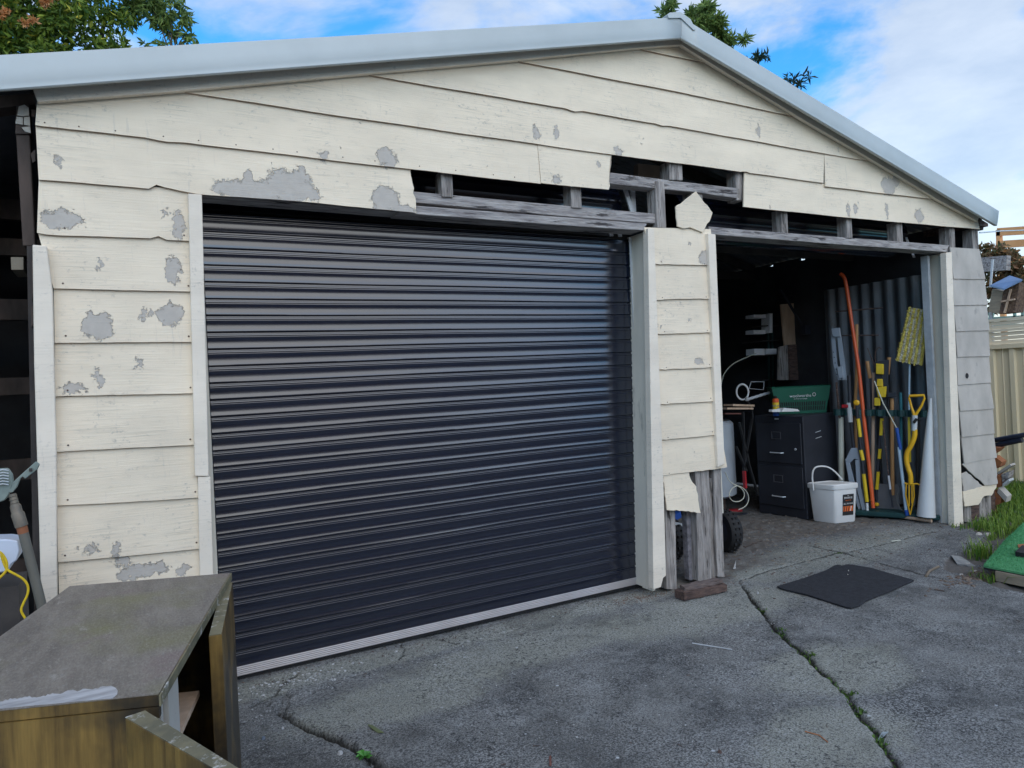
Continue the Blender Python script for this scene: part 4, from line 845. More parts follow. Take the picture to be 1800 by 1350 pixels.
# ------------------------------------------------------------------ inside the open bay
fc = thing('filing_cabinet', 'scratched black two drawer steel filing cabinet standing in the open bay', 'filing cabinet', (5.6, 1.15, GZ))
f0 = Vector((5.36, 1.45, 0)); f1 = Vector((5.37, .90, 0)); f2 = Vector((5.93, .985, 0)); f3 = f0+(f2-f1); HT = .862
def quadbox(P, z0, z1): return MB().prism([Vector((p.x, p.y, z0)) for p in P], (0, 0, z1-z0))
obj('case', quadbox([f0, f1, f2, f3], GZ+.0, HT), m_blackm, fc, bevel=.004)
dn = Vector((-1, -.02, 0)).normalized(); du = (f1-f0).normalized()
for z0, z1 in ((.425, .80), (.015, .395)):
    a = f0+du*.02+dn*.004; b_ = f1-du*.02+dn*.004
    dr = obj('drawer', quadbox([a, b_, b_+dn*.012, a+dn*.012], z0, z1), m_blackm, fc, bevel=.003)
    c = f0+du*.26+dn*.018
    mbh = MB(); zc = z0+(z1-z0)*.25
    mbh.tube([c-du*.075+Vector((0, 0, zc)), c-du*.06+dn*.022+Vector((0, 0, zc)), c+du*.06+dn*.022+Vector((0, 0, zc)), c+du*.075+Vector((0, 0, zc))], .006, 8)
    obj('handle', mbh, m_gal, dr, smooth=True)
    zc = z0+(z1-z0)*.68; fr = MB()
    for s in (-1, 1): fr.bar(c+du*.05*s+Vector((0, 0, zc-.035)), c+du*.05*s+Vector((0, 0, zc+.035)), .006, .006)
    for s in (-1, 1): fr.bar(c-du*.05+Vector((0, 0, zc+s*.032)), c+du*.05+Vector((0, 0, zc+s*.032)), .005, .005)
    obj('label_holder', fr, M('dull_steel', (.16, .165, .18), rough=.4, metal=.5), dr)
c = f0+du*.47+dn*.018+Vector((0, 0, .56)); obj('lock', MB().cone_ring(c, [(.012, 0), (.010, .006)], 10, dn), m_gal, fc)
c = f0+du*.27+dn*.012+Vector((0, 0, .835)); obj('maker_plate', MB().box(c, (.004, .045, .012)), m_gal, fc)
for (px, py, L) in ((1438,760,.05),(1437,773,.06)): pass
sn_ = Vector(((f2-f1).y, -(f2-f1).x, 0)).normalized(); 
for z, l in ((.70, .09), (.645, .10), (.70, .0)):
    if l: p = f1+(f2-f1)*.35+sn_*.0015; obj('scratch', MB().bar(p+Vector((0, 0, z)), p+(f2-f1).normalized()*l+Vector((0, 0, z+.01)), .002, .005), m_gal, fc)
# things on the cabinet
bk = thing('shopping_basket', 'green plastic supermarket basket with white logo on top of the filing cabinet', 'basket', (5.75, 1.3, HT))
bA = W(1358, 700, 1.33); bA = Vector((bA.x, 1.33, 0)); bB = Vector((5.90, 1.00, 0)); bdir = (bB-bA); bdepth = Vector((bdir.y, -bdir.x, 0)).normalized()*-.30
if bdepth.x < 0: bdepth = -bdepth
zb0, zb1 = HT+.003, HT+.265
def bq(a, b, z, flare): 
    ce = bA+bdir*.5+bdepth*.5; p = bA+bdir*a+bdepth*b; p = ce+(p-ce)*flare; return Vector((p.x, p.y, z))
mb = MB()
for k in range(9): 
    a0 = k/9+.015; a1 = (k+1)/9-.03; mb.prism([bq(a0, 0, zb0+.02, .86), bq(a1, 0, zb0+.02, .86), bq(a1, 0, zb0+.12, .92), bq(a0, 0, zb0+.12, .92)], bdepth.normalized()*.003)
obj('basket_ribs', mb, m_green, bk)
sh = MB(); ring = [(0, 0), (1, 0), (1, 1), (0, 1)]
sh.sheet([[bq(a, b, zb0, .84) for a, b in ring+[ring[0]]], [bq(a, b, zb0+.02, .855) for a, b in ring+[ring[0]]]])
sh.sheet([[bq(a, b, zb0+.12, .92) for a, b in ring+[ring[0]]], [bq(a, b, zb1-.01, 1.0) for a, b in ring+[ring[0]]], [bq(a, b, zb1, 1.03) for a, b in ring+[ring[0]]], [bq(a, b, zb1, .97) for a, b in ring+[ring[0]]]])
sh.sheet([[bq(a, b, zb0+.02, .845) for a, b in ring+[ring[0]]], [bq(a, b, zb0+.12, .905) for a, b in ring+[ring[0]]]])
sh.add([bq(a, b, zb0+.004, .84) for a, b in ring], [(0, 1, 2, 3)])
obj('basket_body', sh, m_green, bk)
sl = MB()
for k in range(22):
    for (za, zb, fa, fb) in ((.028, .068, .862, .888), (.074, .112, .892, .914)):
        a0 = .035+k*.0425; sl.prism([bq(a0, 0, zb0+za, fa), bq(a0+.022, 0, zb0+za, fa), bq(a0+.022, 0, zb0+zb, fb), bq(a0, 0, zb0+zb, fb)], bdepth.normalized()*-.004)
obj('black_slot_bars', sl, m_black, bk, kind='stuff')  # solid black bars standing in for the dark openings in the basket
p = bq(.48, 0, zb0+.17, .975)-bdepth.normalized()*.006
text('woolworths', .040, m_lettw, bk, p, bdir, (0, 0, 1)); text('the fresh food people', .014, m_lettw, bk, p-Vector((0, 0, .028)), bdir, (0, 0, 1))
obj('logo', MB().tube([p+bdir.normalized()*(.125+.014*math.cos(t*.7))+Vector((0, 0, .008+.016*math.sin(t*.7))) for t in range(10)], .003, 5), m_lettw, bk)
can = thing('spray_can', 'blue and yellow spray can with red band standing on the filing cabinet', 'spray can', (5.43, 1.16, HT))
cpnt = Vector(W(1363, 700, 1.17)); cx_, cy_ = cpnt.x, 1.17
cc_ = Vector((cx_, cy_, HT+.002)); R_ = .030
obj('can_body', MB().cone_ring(cc_, [(R_*.95, 0), (R_, .004), (R_, .065)], 16), m_blue, can, smooth=True)
obj('yellow_band', MB().cone_ring(cc_+Vector((0, 0, .0652)), [(R_+.0003, 0), (R_+.0003, .06)], 16), m_yel, can, smooth=True)
obj('red_band', MB().cone_ring(cc_+Vector((0, 0, .1254)), [(R_, 0), (R_, .028), (R_*.75, .037)], 16), m_orange, can, smooth=True)
obj('nozzle', MB().cone_ring(cc_+Vector((0, 0, .1626)), [(R_*.5, 0), (R_*.45, .022), (R_*.3, .025)], 12), m_black, can)
vd = Vector((CAM.x-cx_, CAM.y-cy_, 0)).normalized(); text('WD-40', .021, m_blue, can, cc_+vd*(R_+.0015)+Vector((0, 0, .095)), (vd.y*-1, vd.x, 0) if False else (-vd.y, vd.x, 0), (0, 0, 1))
q = W(1405, 722, 1.0)
solo('white_packet', MB().prism([W(1374,724,1.05), W(1378,717,1.05), W(1402,719,1.05), W(1406,723,1.05)], (0, .07, 0)).prism([W(1357,724,1.06), W(1358,720,1.06), W(1371,719,1.06), W(1372,724,1.06)], (0, .04, 0)), m_white, 'crumpled white packet on the front edge of the filing cabinet', 'packet', (q.x, 1.05, HT))
# lamp arm with ring
rg = thing('magnifier_lamp', 'silver ribbed tube lamp with a white ring head left of the spray can', 'lamp', W(1325, 700, 1.45))
rc = W(1305, 689, 1.5); vr_ = (CAM-rc).normalized(); ar = vr_.cross(Vector((0, 0, 1))).normalized(); br = ar.cross(vr_)
obj('ring', MB().tube([rc+(ar*math.cos(t)*.055+br*math.sin(t)*.075) for t in [k*math.pi/10 for k in range(21)]], .009, 8, False), m_white, rg, smooth=True)
obj('ribbed_tube', MB().tube([W(1311+i*3.7, 703-i*1.15, 1.45) for i in range(12)], [.016 if i % 2 else .0125 for i in range(12)], 10), m_gal, rg, smooth=True)
obj('arm', MB().tube([W(1312, 700, 1.46), W(1322, 722, 1.5), W(1326, 760, 1.5)], .010, 8), m_black, rg)
solo('photo_frame', MB().bar(W(1317,682,1.7), W(1320,672,1.7), .006, .006).bar(W(1320,671,1.7), W(1343,671,1.7), .006, .006).bar(W(1343,671,1.7), W(1342,685,1.7), .006, .006).bar(W(1316,683,1.7), W(1342,685,1.7), .006, .006), m_gal, 'thin silver rectangular frame behind the ribbed lamp tube', 'frame', W(1330,684,1.7))
# tank and stacked boards
tk = thing('water_tank', 'pale round enamel tank half hidden behind the middle post', 'tank', (5.0, 1.75, GZ))
obj('tank_body', MB().cone_ring((4.94, 1.78, .10), [(.30, 0), (.33, .02), (.33, .70), (.30, .73)], 36), m_tank, tk, smooth=True)
obj('tank_base', MB().cone_ring((4.94, 1.78, GZ), [(.22, 0), (.22, .172)], 20), m_rot, tk)
for i, (pa, pb) in enumerate((((1270,718),(1316,718)), ((1280,712),(1318,713)))):
    pl_ = solo('timber_board', MB().bar(W(pa[0],pa[1],1.45), W(*pb,1.45), .12, .018), m_ply, ('lower', 'upper')[i]+' brown board lying across the pale tank', 'board', W(1290,718,1.45))
solo('red_board', MB().bar(W(1268,727,1.42), W(1296,727,1.42), .1, .012), M('dull_red_board', (.14, .05, .04)), 'dull red strip under the brown boards on the tank', 'board', W(1280,727,1.42))
st = thing('folding_stand', 'black folding steel stand with red foot between tank and filing cabinet', 'stand', (5.25, 1.5, GZ))
for a_, b_ in (((1299,742),(1316,810)), ((1306,724),(1309,830)), ((1294,785),(1312,828)), ((1322,735),(1306,832)), ((1312,800),(1332,870))):
    obj('strut', MB().bar(W(*a_, 1.38), W(*b_, 1.38), .025, .012), m_black, st)
obj('red_leg', MB().bar(W(1308,828,1.36), W(1310,858,1.36), .03, .02), m_red, st); obj('foot', MB().bar(W(1310,858,1.36), W(1312,885,1.36), .016, .012), m_blackm, st)
solo('power_cord', MB().tube(smoothp([W(a, b, 1.25) for a, b in ((1275,830),(1282,848),(1302,856),(1310,868),(1305,880),(1290,883),(1281,874),(1284,860),(1297,852),(1312,862),(1317,876),(1312,890),(1298,896))], 2), .0045, 6), m_cream, 'thin white cord looping down on the floor beneath the tank', 'cord', W(1298,896,1.25), smooth=True)
solo('red_tool', MB().bar(G(1277,899), G(1303,897), .05, .035), m_red, 'small red tool lying on the dirt floor under the tank', 'tool', G(1290,899))
solo('dark_offcut', MB().bar(G(1275,908), G(1312,903), .04, .02), m_blackm, 'dark flat strip lying on the dirt floor before the tank', 'offcut', G(1290,906))
# shelf with white boxes, planks leaning at the back
sf = thing('storage_shelf', 'dim green steel shelf at the back of the bay holding pale boxes', 'shelf', (6.0, 2.3, GZ))
YS = 2.25
for px in (1349, 1356): obj('upright', MB().bar(W(px, 550, YS), W(px+4, 700, YS), .02, .02), M('dim_green_steel', (.03, .08, .08)), sf)
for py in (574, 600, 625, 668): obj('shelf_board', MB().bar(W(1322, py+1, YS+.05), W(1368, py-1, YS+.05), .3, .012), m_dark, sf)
m_box = M('pale_box', (.85, .87, .90), (.8, .82, .86), bs=0)
for (x0_, y0_, x1_, y1_, lab) in ((1325,553,1346,559,'flat pale box on the top shelf at the back of the bay'), (1325,580,1346,587,'long pale box on the second shelf of the dim rack'), (1353,551,1358,585,'narrow upright white strip beside the rack post'), (1326,613,1344,624,'white box with a cord on the lowest rack shelf'), (1347,613,1365,623,'white box right of the rack post')):
    solo('pale_box', MB().prism([W(x0_, y0_, YS-.12), W(x1_, y0_, YS-.12), W(x1_, y1_, YS-.12), W(x0_, y1_, YS-.12)], (0, .12, 0)), m_box, lab, 'box', W((x0_+x1_)/2, y1_, YS-.06))
solo('white_cable', MB().tube(smoothp([W(a, b, YS-.2) for a, b in ((1329,621),(1310,629),(1290,638),(1277,650),(1269,664),(1266,690))]), .006, 6), m_cream, 'pale cable drooping from the white box down to the left', 'cable', W(1270,690,YS-.2), smooth=True)
def plank(px, Y, lab, mat, th=.02): return solo('leaning_plank', MB().prism([W(*p, Y) for p in px], (0, th, 0)), mat, lab, 'plank', W(*px[-1], Y))
plank([(1373,535),(1416,531),(1424,668),(1385,668)], 2.0, 'wide pale plywood plank leaning behind the green basket', m_ply)
plank([(1370,610),(1386,606),(1388,668),(1368,668)], 1.9, 'narrow grey weathered plank left in the group behind the basket', m_oldv); plank([(1387,606),(1400,605),(1404,668),(1389,668)], 1.88, 'dark grey narrow plank in front of the pale plywood plank', m_rot)
solo('dark_mallet', MB().bar(W(1372,508,1.8), W(1410,572,1.8), .02, .02).box(W(1416,580,1.8), (.09, .06, .10)), m_blackm, 'dark mallet hanging diagonally over the pale plywood plank', 'mallet', W(1416,580,1.8))

# bucket
bkt = thing('white_bucket', 'square white plastic bucket with lid, raised handle and black and orange label', 'bucket', (5.48, .72, GZ))
q0 = Vector((5.34, .86, 0)); q1 = Vector((5.38, .62, 0)); q2 = Vector((5.62, .56, 0)); q3 = q0+(q2-q1); qc = (q0+q1+q2+q3)/4
def ring_(f, z): return [Vector(((qc+(q-qc)*f).x, (qc+(q-qc)*f).y, z)) for q in (q0, q1, q2, q3)]
def rring(f, z, n=3):
    P = ring_(f, z); out = []
    for i in range(4):
        a, b_, c = P[i-1], P[i], P[(i+1) % 4]; u = (a-b_)*.13; v = (c-b_)*.13
        for k in range(n): t = k/(n-1); out.append(b_+u*(1-t)**2+v*t**2)
    return out
def loft(rings, cap=True):
    mb = MB(); n = len(rings[0]); mb.v = [tuple(p) for r in rings for p in r]
    mb.f = [(i*n+k, i*n+(k+1) % n, (i+1)*n+(k+1) % n, (i+1)*n+k) for i in range(len(rings)-1) for k in range(n)]
    if cap: mb.f += [tuple(range(n))[::-1], tuple((len(rings)-1)*n+k for k in range(n))]
    return mb
obj('bucket_body', loft([rring(.84, GZ+.002), rring(.87, GZ+.01), rring(1.0, .24)]), m_white, bkt, smooth=True)
obj('lid', loft([rring(1.05, .222), rring(1.07, .228), rring(1.07, .262), rring(1.02, .268), rring(.97, .262)]), m_white, bkt, smooth=True)
fn = Vector(((q2-q1).y, -(q2-q1).x, 0)).normalized(); bx = (q2-q1).normalized()
lc = (q1+(q2-q1)*.5)
def lab_pt(a, z): 
    f = .84+(z-GZ)/(.315)*.16; c = qc+(q1+(q2-q1)*.5-qc)*f; return Vector((c.x, c.y, 0))+bx*a+fn*.004+Vector((0, 0, z))
lb = obj('label', MB().prism([lab_pt(-.035, -.01), lab_pt(.075, -.01), lab_pt(.078, .175), lab_pt(-.034, .175)], fn*.0012), m_label, bkt)
upv = (lab_pt(0, .175)-lab_pt(0, 0)).normalized()
for tx, sz, mt_, a, z in (('the', .014, m_lettw, .02, .162), ('SPARKIE', .024, m_lettw, .02, .143), ('seasoned', .015, m_letto, .02, .122), ('ALL-IN-ONE', .018, m_lettw, .02, .092)):
    text(tx, sz, mt_, lb, lab_pt(a, z)+fn*.002, bx, upv)
obj('orange_print', MB().prism([lab_pt(-.03, .025), lab_pt(.07, .025), lab_pt(.071, .070), lab_pt(-.029, .070)], fn*.0018), m_letto, lb)
for k in range(4): obj('stripe', MB().prism([lab_pt(-.026+k*.022, .026), lab_pt(-.018+k*.022, .026), lab_pt(-.010+k*.022, .069), lab_pt(-.018+k*.022, .069)], fn*.0024), m_label if k < 3 else m_lettw, lb)
hz = [PL(a, b, (5.36, .74), (5.6, .60), 0) for a, b in ((1430,862),(1427,835),(1431,822),(1442,819),(1458,821),(1472,833),(1480,843))]
obj('handle', MB().tube(smoothp(hz), .007, 8), m_white, bkt, smooth=True)

# tool rack and the tools in it
TA, TB = (5.80, .95), (6.12, .13)
def T(px, py, off=0.): return PL(px, py, TA, TB, off)
rk = thing('tool_rack', 'dark green plastic tool rack with long base tray and notched upper rail', 'tool rack', (6.0, .5, GZ))
br_ = [T(1508,915,.16), T(1645,917,.10)]
td = (Vector(TB)-Vector(TA)).normalized(); tn = Vector((-abs(td.y), -td.x if False else -abs(td.x), 0)); tn = Vector((td.y, -td.x, 0)); tn = tn if tn.x < 0 else -tn; td3 = Vector((td.x, td.y, 0))
b0 = Vector((TA[0], TA[1], GZ+.02))+td3*.08; b1 = Vector((TB[0], TB[1], GZ+.02))
obj('base_tray', MB().prism([b0+tn*.17, b1+tn*.12, b1-tn*.1, b0-tn*.1], (0, 0, .045)), m_dgreen, rk, bevel=.01)
mbr = MB(); r0 = T(1466,724); r1 = T(1636,727)
obj('upper_rail', MB().bar(r0, r1, .05, .055), m_dgreen, rk)
for k in range(9):
    c = r0.lerp(r1, (k+.5)/9); obj('clip', MB().cone_ring(c+tn*.035-Vector((0, 0, .028)), [(.034, 0), (.034, .056)], 12), m_dgreen, rk)
obj('rear_tray_cloth', MB().prism([T(1540,850,-.05), T(1580,852,-.05), T(1582,900,-.05), T(1538,900,-.05)], tn*-.01), M('grey_panel', (.16, .16, .17)), rk)
def tool(name, label, cat, foot): return thing(name, label, cat, foot)
def tb(pts, r, off, **k): return MB().tube([T(a, b, off) for a, b in pts], r, 10)
# 1 cream pole
solo('pvc_pole', tb([(1478,733),(1480,912)], .024, .0), m_cream, 'thick cream plastic tube standing at the left end of the tool rack', 'pole', T(1480,912), smooth=True)
solo('dark_pole', tb([(1470,672),(1476,735)], .010, .03), m_rot, 'dark thin pole rising behind the cream tube in the tool rack', 'pole', T(1476,735,.03), smooth=True)
# grey folding carrier / two blade thing
gc = tool('grey_clamp_frame', 'grey perforated plastic loop hanging upper left of the tools', 'frame', T(1478,668,-.02))
obj('frame_side', MB().prism([T(a, b, -.02) for a, b in ((1462,588),(1468,586),(1472,640),(1480,668),(1474,668),(1466,640))], tn*.02), m_grey, gc); obj('frame_side', MB().prism([T(a, b, -.02) for a, b in ((1472,584),(1479,590),(1486,640),(1489,668),(1482,668),(1476,625))], tn*.02), m_grey, gc)
obj('frame_top', MB().prism([T(a, b, .0) for a, b in ((1462,578),(1477,576),(1479,592),(1465,592))], tn*.03), m_grey, gc, bevel=.004)
hh = obj('frame_base', MB().prism([T(a, b, .0) for a, b in ((1472,645),(1482,643),(1483,664),(1475,665))], tn*.02), m_grey, gc, bevel=.003)
for y_ in (619, 628, 638, 649, 658): obj('black_hole_disc', MB().cone_ring(T(1465+(y_-619)*.16, y_, .0021), [(.005, 0), (.005, .001)], 8, tn), m_black, gc)  # flat black discs drawn for the dark perforations
gs = tool('grey_spade', 'grey two legged shears standing left among the tools with a black shaft', 'shears', T(1512,905,.06))
obj('shaft', tb([(1492,660),(1495,735),(1501,790)], .016, .06), m_blackm, gs, smooth=True)
obj('collar', tb([(1492,708),(1495,742)], .022, .062), m_pvc, gs, smooth=True); obj('red_cap', MB().bar(T(1480,714,.07), T(1492,714,.07), .03, .03), m_red, gs, bevel=.004)
obj('shoulder', MB().prism([T(a, b, .06) for a, b in ((1497,787),(1507,787),(1512,808),(1503,806),(1494,814),(1486,809))], tn*.02), m_grey, gs, bevel=.003)
obj('blade', MB().prism([T(a, b, .06) for a, b in ((1487,811),(1494,811),(1503,848),(1514,893),(1510,896),(1494,850))], tn*.02), m_grey, gs, bevel=.003)
obj('blade', MB().prism([T(a, b, .07) for a, b in ((1504,808),(1512,808),(1514,855),(1524,900),(1517,900),(1507,860))], tn*.02), m_grey, gs, bevel=.003)
# pruner 1
def banded(name, label, pts, r, off, bands, cap=None):
    t_ = tool(name, label, 'pole pruner', T(*pts[-1], off))
    obj('shaft', tb(pts, r, off), m_blackm, t_, smooth=True)
    for a, b_ in bands: obj('yellow_grip', tb([a, b_], r*1.25, off), m_yel, t_, smooth=True)
    return t_
p1 = banded('pole_pruner', 'yellow and black long pruner with round yellow knob, left in the rack', [(1506,712),(1507,736),(1524,884)], .013, .10, [((1508,736),(1512,768)), ((1513,791),(1517,809)), ((1518,833),(1524,882))])
obj('knob', MB().cone_ring(T(1505.5,708,.10)-tn*.02, [(.015, 0), (.026, .008), (.026, .03), (.015, .04)], 14, tn), m_yel2, p1, smooth=True); obj('white_tip', tb([(1524,884),(1525,902)], .012, .101), m_white, p1)
p2 = banded('pole_pruner', 'yellow and black long pruner whose yellow head stands right of the orange pole', [(1552,640),(1550,720),(1540,860),(1541,880)], .013, -.02, [((1550,735),(1548,765)), ((1546.5,789),(1545,806)), ((1543.5,829),(1541,860))])
obj('head', MB().prism([T(a, b, .0) for a, b in ((1541,639),(1554,640),(1554,658),(1541,657))], tn*.03), m_yel, p2, bevel=.004); obj('head', MB().prism([T(a, b, .0) for a, b in ((1543,666),(1552,666),(1553,680),(1542,679))], tn*.03), m_yel, p2, bevel=.004)
obj('head', MB().prism([T(a, b, .03) for a, b in ((1541,681),(1559,679),(1558,698),(1545,698))], tn*.03), m_yel, p2, bevel=.004); obj('head', MB().prism([T(a, b, .02) for a, b in ((1538,699),(1548,699),(1548,713),(1538,713))], tn*.03), m_yel, p2, bevel=.004)
obj('head_frame', MB().prism([T(a, b, -.01) for a, b in ((1539,636),(1562,632),(1560,700),(1536,716))], tn*-.02), m_blackm, p2); obj('end_knob', MB().cone_ring(T(1541,886,-.02)-Vector((0, 0, .02)), [(.012, 0), (.020, .008), (.02, .025), (.012, .033)], 12), m_yel2, p2, smooth=True)
for lab, a_, b_ in (('left orange brown grip rising behind the pruner head', (1524,635),(1530,665)), ('right orange brown grip rising behind the pruner head', (1563,628),(1560,658))):
    t_ = tool('tool_grip', lab, 'hand tool', T(*b_, -.05)); obj('grip', tb([a_, b_], .017, -.05), m_yel2 if False else m_wood, t_, smooth=True); obj('stem', tb([b_, (b_[0]+2, 722)], .009, -.05), m_blackm, t_)
# orange pole
solo('orange_pole', MB().tube(smoothp([T(a, b, -.06+(b-480)*.0004) for a, b in ((1477,481),(1484,486),(1488,503),(1494,545),(1502,600),(1510,650),(1517,722),(1526,800),(1535,893)) ]), .0165, 10), m_orange, 'long bent orange plastic pole leaning across the tools from the top left', 'pole', T(1535,893,.1), smooth=True)
solo('wooden_pole', tb([(1506,570),(1506,640),(1503,720),(1505,790)], .014, -.04), m_wood, 'brown wooden handle behind the orange pole', 'handle', T(1505,790,-.04), smooth=True)
solo('wooden_pole', tb([(1536,655),(1535,725),(1534,830),(1533,880)], .015, -.06), m_ply, 'grey brown wooden handle between the orange pole and the second pruner', 'handle', T(1533,880,-.06), smooth=True)
ax = tool('long_hammer', 'wooden handled hammer with black head resting above the green rail', 'hammer', T(1569,895,.02))
obj('handle', tb([(1568,700),(1568,760),(1569,870)], .016, .02), m_wood, ax, smooth=True); obj('head', MB().bar(T(1560,694,.04), T(1577,694,.04), .05, .04), m_blackm, ax, bevel=.004)
wr = tool('thin_rod', 'thin bent wire rod with white tip crossing before the wooden handle', 'rod', T(1568,890,.08))
obj('rod', tb([(1537,670),(1552,708),(1576,752)], .005, .09), m_cream, wr); obj('rod_tube', tb([(1552,740),(1562,838)], .006, .06), m_rot, wr); obj('white_tip', tb([(1562,836),(1565,860)], .009, .06), m_white, wr); obj('foot', tb([(1565,860),(1569,892)], .007, .06), m_blackm, wr)
bp = tool('blue_pole', 'pale blue pole with darker blue grip leaning in front of the rack', 'pole', T(1594,905,.14))
obj('grip', tb([(1576,752),(1583,790)], .0145, .14), m_blue, bp, smooth=True); obj('pole', tb([(1580,786),(1593,898)], .0135, .139), m_lblue, bp, smooth=True); obj('end_cap', tb([(1593,896),(1595,906)], .017, .139), m_blue, bp, smooth=True)
solo('teal_pole', tb([(1583,690),(1584,724),(1584,790),(1586,850)], .012, -.02), M('teal_handle', (.02, .14, .17)), 'dark teal pole standing upright behind the blue pole', 'pole', T(1586,850,-.02), smooth=True)
sw = tool('yellow_saw', 'yellow strip with black lettering standing behind the garden fork', 'saw', T(1600,812,.0)); obj('strip', MB().prism([T(a, b, 0) for a, b in ((1596,733),(1600,733),(1602,812),(1597,812))], tn*.01), m_yel, sw)
gf = tool('garden_fork', 'amber yellow garden fork with D handle and curved shaft in the rack', 'garden fork', T(1605,900,.16))
obj('shaft', MB().tube(smoothp([T(a, b, .16) for a, b in ((1608,755),(1608,768),(1601,785),(1594,795),(1593,810),(1597,825),(1601,835),(1601,850))]), [.019]*1+[.021]*0+[.019]*0 if False else .020, 12), m_yel2, gf, smooth=True)
obj('sleeve', tb([(1608,730),(1607,757)], .022, .16), m_pvc, gf, smooth=True); obj('dark_joint', tb([(1612,736),(1606,743)], .012, .19), m_black, gf)
obj('handle', MB().tube([T(a, b, .16) for a, b in ((1607,730),(1602,715),(1598,700),(1599,696),(1624,695),(1625,700),(1620,713),(1609,730))], [.012,.010,.009,.012,.012,.009,.010,.012], 10), m_yel2, gf, smooth=True)
obj('crossbar', tb([(1590,849),(1600,852),(1612,850),(1620,854)], .007, .16), m_yel2, gf, smooth=True)
for a_ in (((1593,850),(1592,870),(1600,905)), ((1598,851),(1598,890)), ((1606,851),(1607,872),(1600,905)), ((1603,851),(1603,885))): obj('tine', tb(list(a_), .0055, .16), m_yel2, gf, smooth=True)
solo('coil', MB().tube([T(1592, 878, .05)+(Vector((0, 0, 1))*math.sin(t*.4)*.11+td3*math.cos(t*.4)*.07) for t in range(17)], .005, 6), M('dull_wire', (.2, .2, .19)), 'loop of dull wire hanging behind the garden fork tines', 'wire', T(1592,900,.05))
solo('black_pole', tb([(1615,738),(1612,860),(1608,890)], .013, .02), m_black, 'black pole standing right behind the garden fork', 'pole', T(1608,890,.02), smooth=True)
mp_ = tool('microfibre_mop', 'upturned yellow and grey striped fluffy mop head on a thin pole', 'mop', T(1598,720,-.05))
obj('pole', tb([(1599,640),(1598,700),(1598,725)], .008, -.05), m_lblue, mp_, smooth=True)
m_mop2 = M('grey_microfibre', (.80, .74, .56), (.6, .55, .44), 80, rough=.95, bs=1, bscale=120, bd=.01); m_mop1 = M('yellow_microfibre', (.88, .74, .20), (.72, .58, .12), 80, rough=.95, bs=1, bscale=120, bd=.01)
tl_, tr_, br2, bl_ = (1598,540), (1634,546), (1621,642), (1575,634)
for k in range(9):
    a = k/9; b_ = (k+1)/9; L = lambda p, q, t: (p[0]+(q[0]-p[0])*t, p[1]+(q[1]-p[1])*t); mb = MB(); r = random.Random(k)
    P0 = L(tl_, tr_, (a+b_)/2); P1 = L(bl_, br2, (a+b_)/2); mb.tube([T(P0[0]+(P1[0]-P0[0])*i/22, P0[1]+(P1[1]-P0[1])*i/22, -.03) for i in range(23)], .0145, 6)
    for q in range(170):
        tq = r.random(); c0 = T(P0[0]+(P1[0]-P0[0])*tq+r.uniform(-1.6, 1.6), P0[1]+(P1[1]-P0[1])*tq+r.uniform(-2, 2), -.025); d0 = (tn*r.uniform(.5, 1)+Vector((r.uniform(-1, 1), r.uniform(-1, 1), r.uniform(-1.2, .6)))*.6).normalized()*r.uniform(.012, .026); e0 = d0.orthogonal().normalized()*.0035
        mb.add([c0-e0, c0+e0, c0+d0+e0*.8, c0+d0-e0*.8], [(0, 1, 2, 3)])
    obj('chenille_strip', mb, m_mop1 if k % 2 == 0 else m_mop2, mp_)
rk2 = tool('garden_rake', 'dark thin wire rake head against the iron lining behind the pruner', 'rake', T(1535,700,-.12))
for pts in ([(1525,612),(1530,625),(1537,640)], [(1545,610),(1540,615),(1538,628),(1540,640)], [(1545,610),(1550,614)], [(1533,640),(1545,640)], [(1537,640),(1537,700)]): obj('wire', tb(pts, .004, -.1), m_rot, rk2)
for lab, a_, b_ in (('upper dark rod fixed across the iron lining', (1468,548),(1552,541)), ('lower dark rod fixed across the iron lining', (1480,590),(1545,589))): solo('dark_rod', tb([a_, b_], .006, -.12), m_rot, lab, 'rod', T(*b_, -.12))
solo('conical_tube', MB().tube([T(1636,700,.12), T(1632,780,.14), T(1628,908,.18)], [.010, .035, .072], 18), m_pvc, 'pale grey tapering plastic sleeve leaning against the guide track', 'sleeve', T(1628,915,.18), smooth=True)
solo('wooden_stick', MB().tube([G(1581,914)+Vector((0, 0, .03)), G(1638,922)+Vector((0, 0, .03))], .014, 10), m_ply, 'short brown stick lying on the floor before the tool rack', 'stick', G(1600,918), smooth=True)

# wheeled trolley behind the middle post
tr = thing('hand_trolley', 'blue framed trolley with two fat black tyres behind the middle post', 'trolley', (3.8, .6, GZ))
def wheel(c, R, wd, ax):
    o = obj('tyre', MB().cone_ring(Vector(c)-ax*wd/2, [(R*.62, 0), (R*.9, .0), (R*.98, wd*.15), (R, wd*.35), (R, wd*.65), (R*.98, wd*.85), (R*.9, wd), (R*.62, wd)], 28, ax), m_black, tr, smooth=True)
    obj('rim', MB().cone_ring(Vector(c)-ax*(wd/2+.004), [(R*.25, 0), (R*.55, .004), (R*.6, wd+.004)], 20, ax), m_grey if False else m_blackm, o, smooth=True)
    kn = MB()
    for k in range(24):
        t = k*math.pi/12; e = ax.orthogonal().normalized(); f_ = ax.cross(e); d = e*math.cos(t)+f_*math.sin(t)
        for s in (-.22, .22): kn.box(Vector(c)+d*R+ax*wd*s*(1 if k % 2 else .7), (.016, .016, .016))
    obj('tread', kn, m_black, o, kind='stuff')
axd = Vector((.85, -.15, 0)).normalized()
wheel((3.99, .52, GZ+.155), .155, .10, axd); wheel((3.50, .60, GZ+.155), .155, .10, axd)
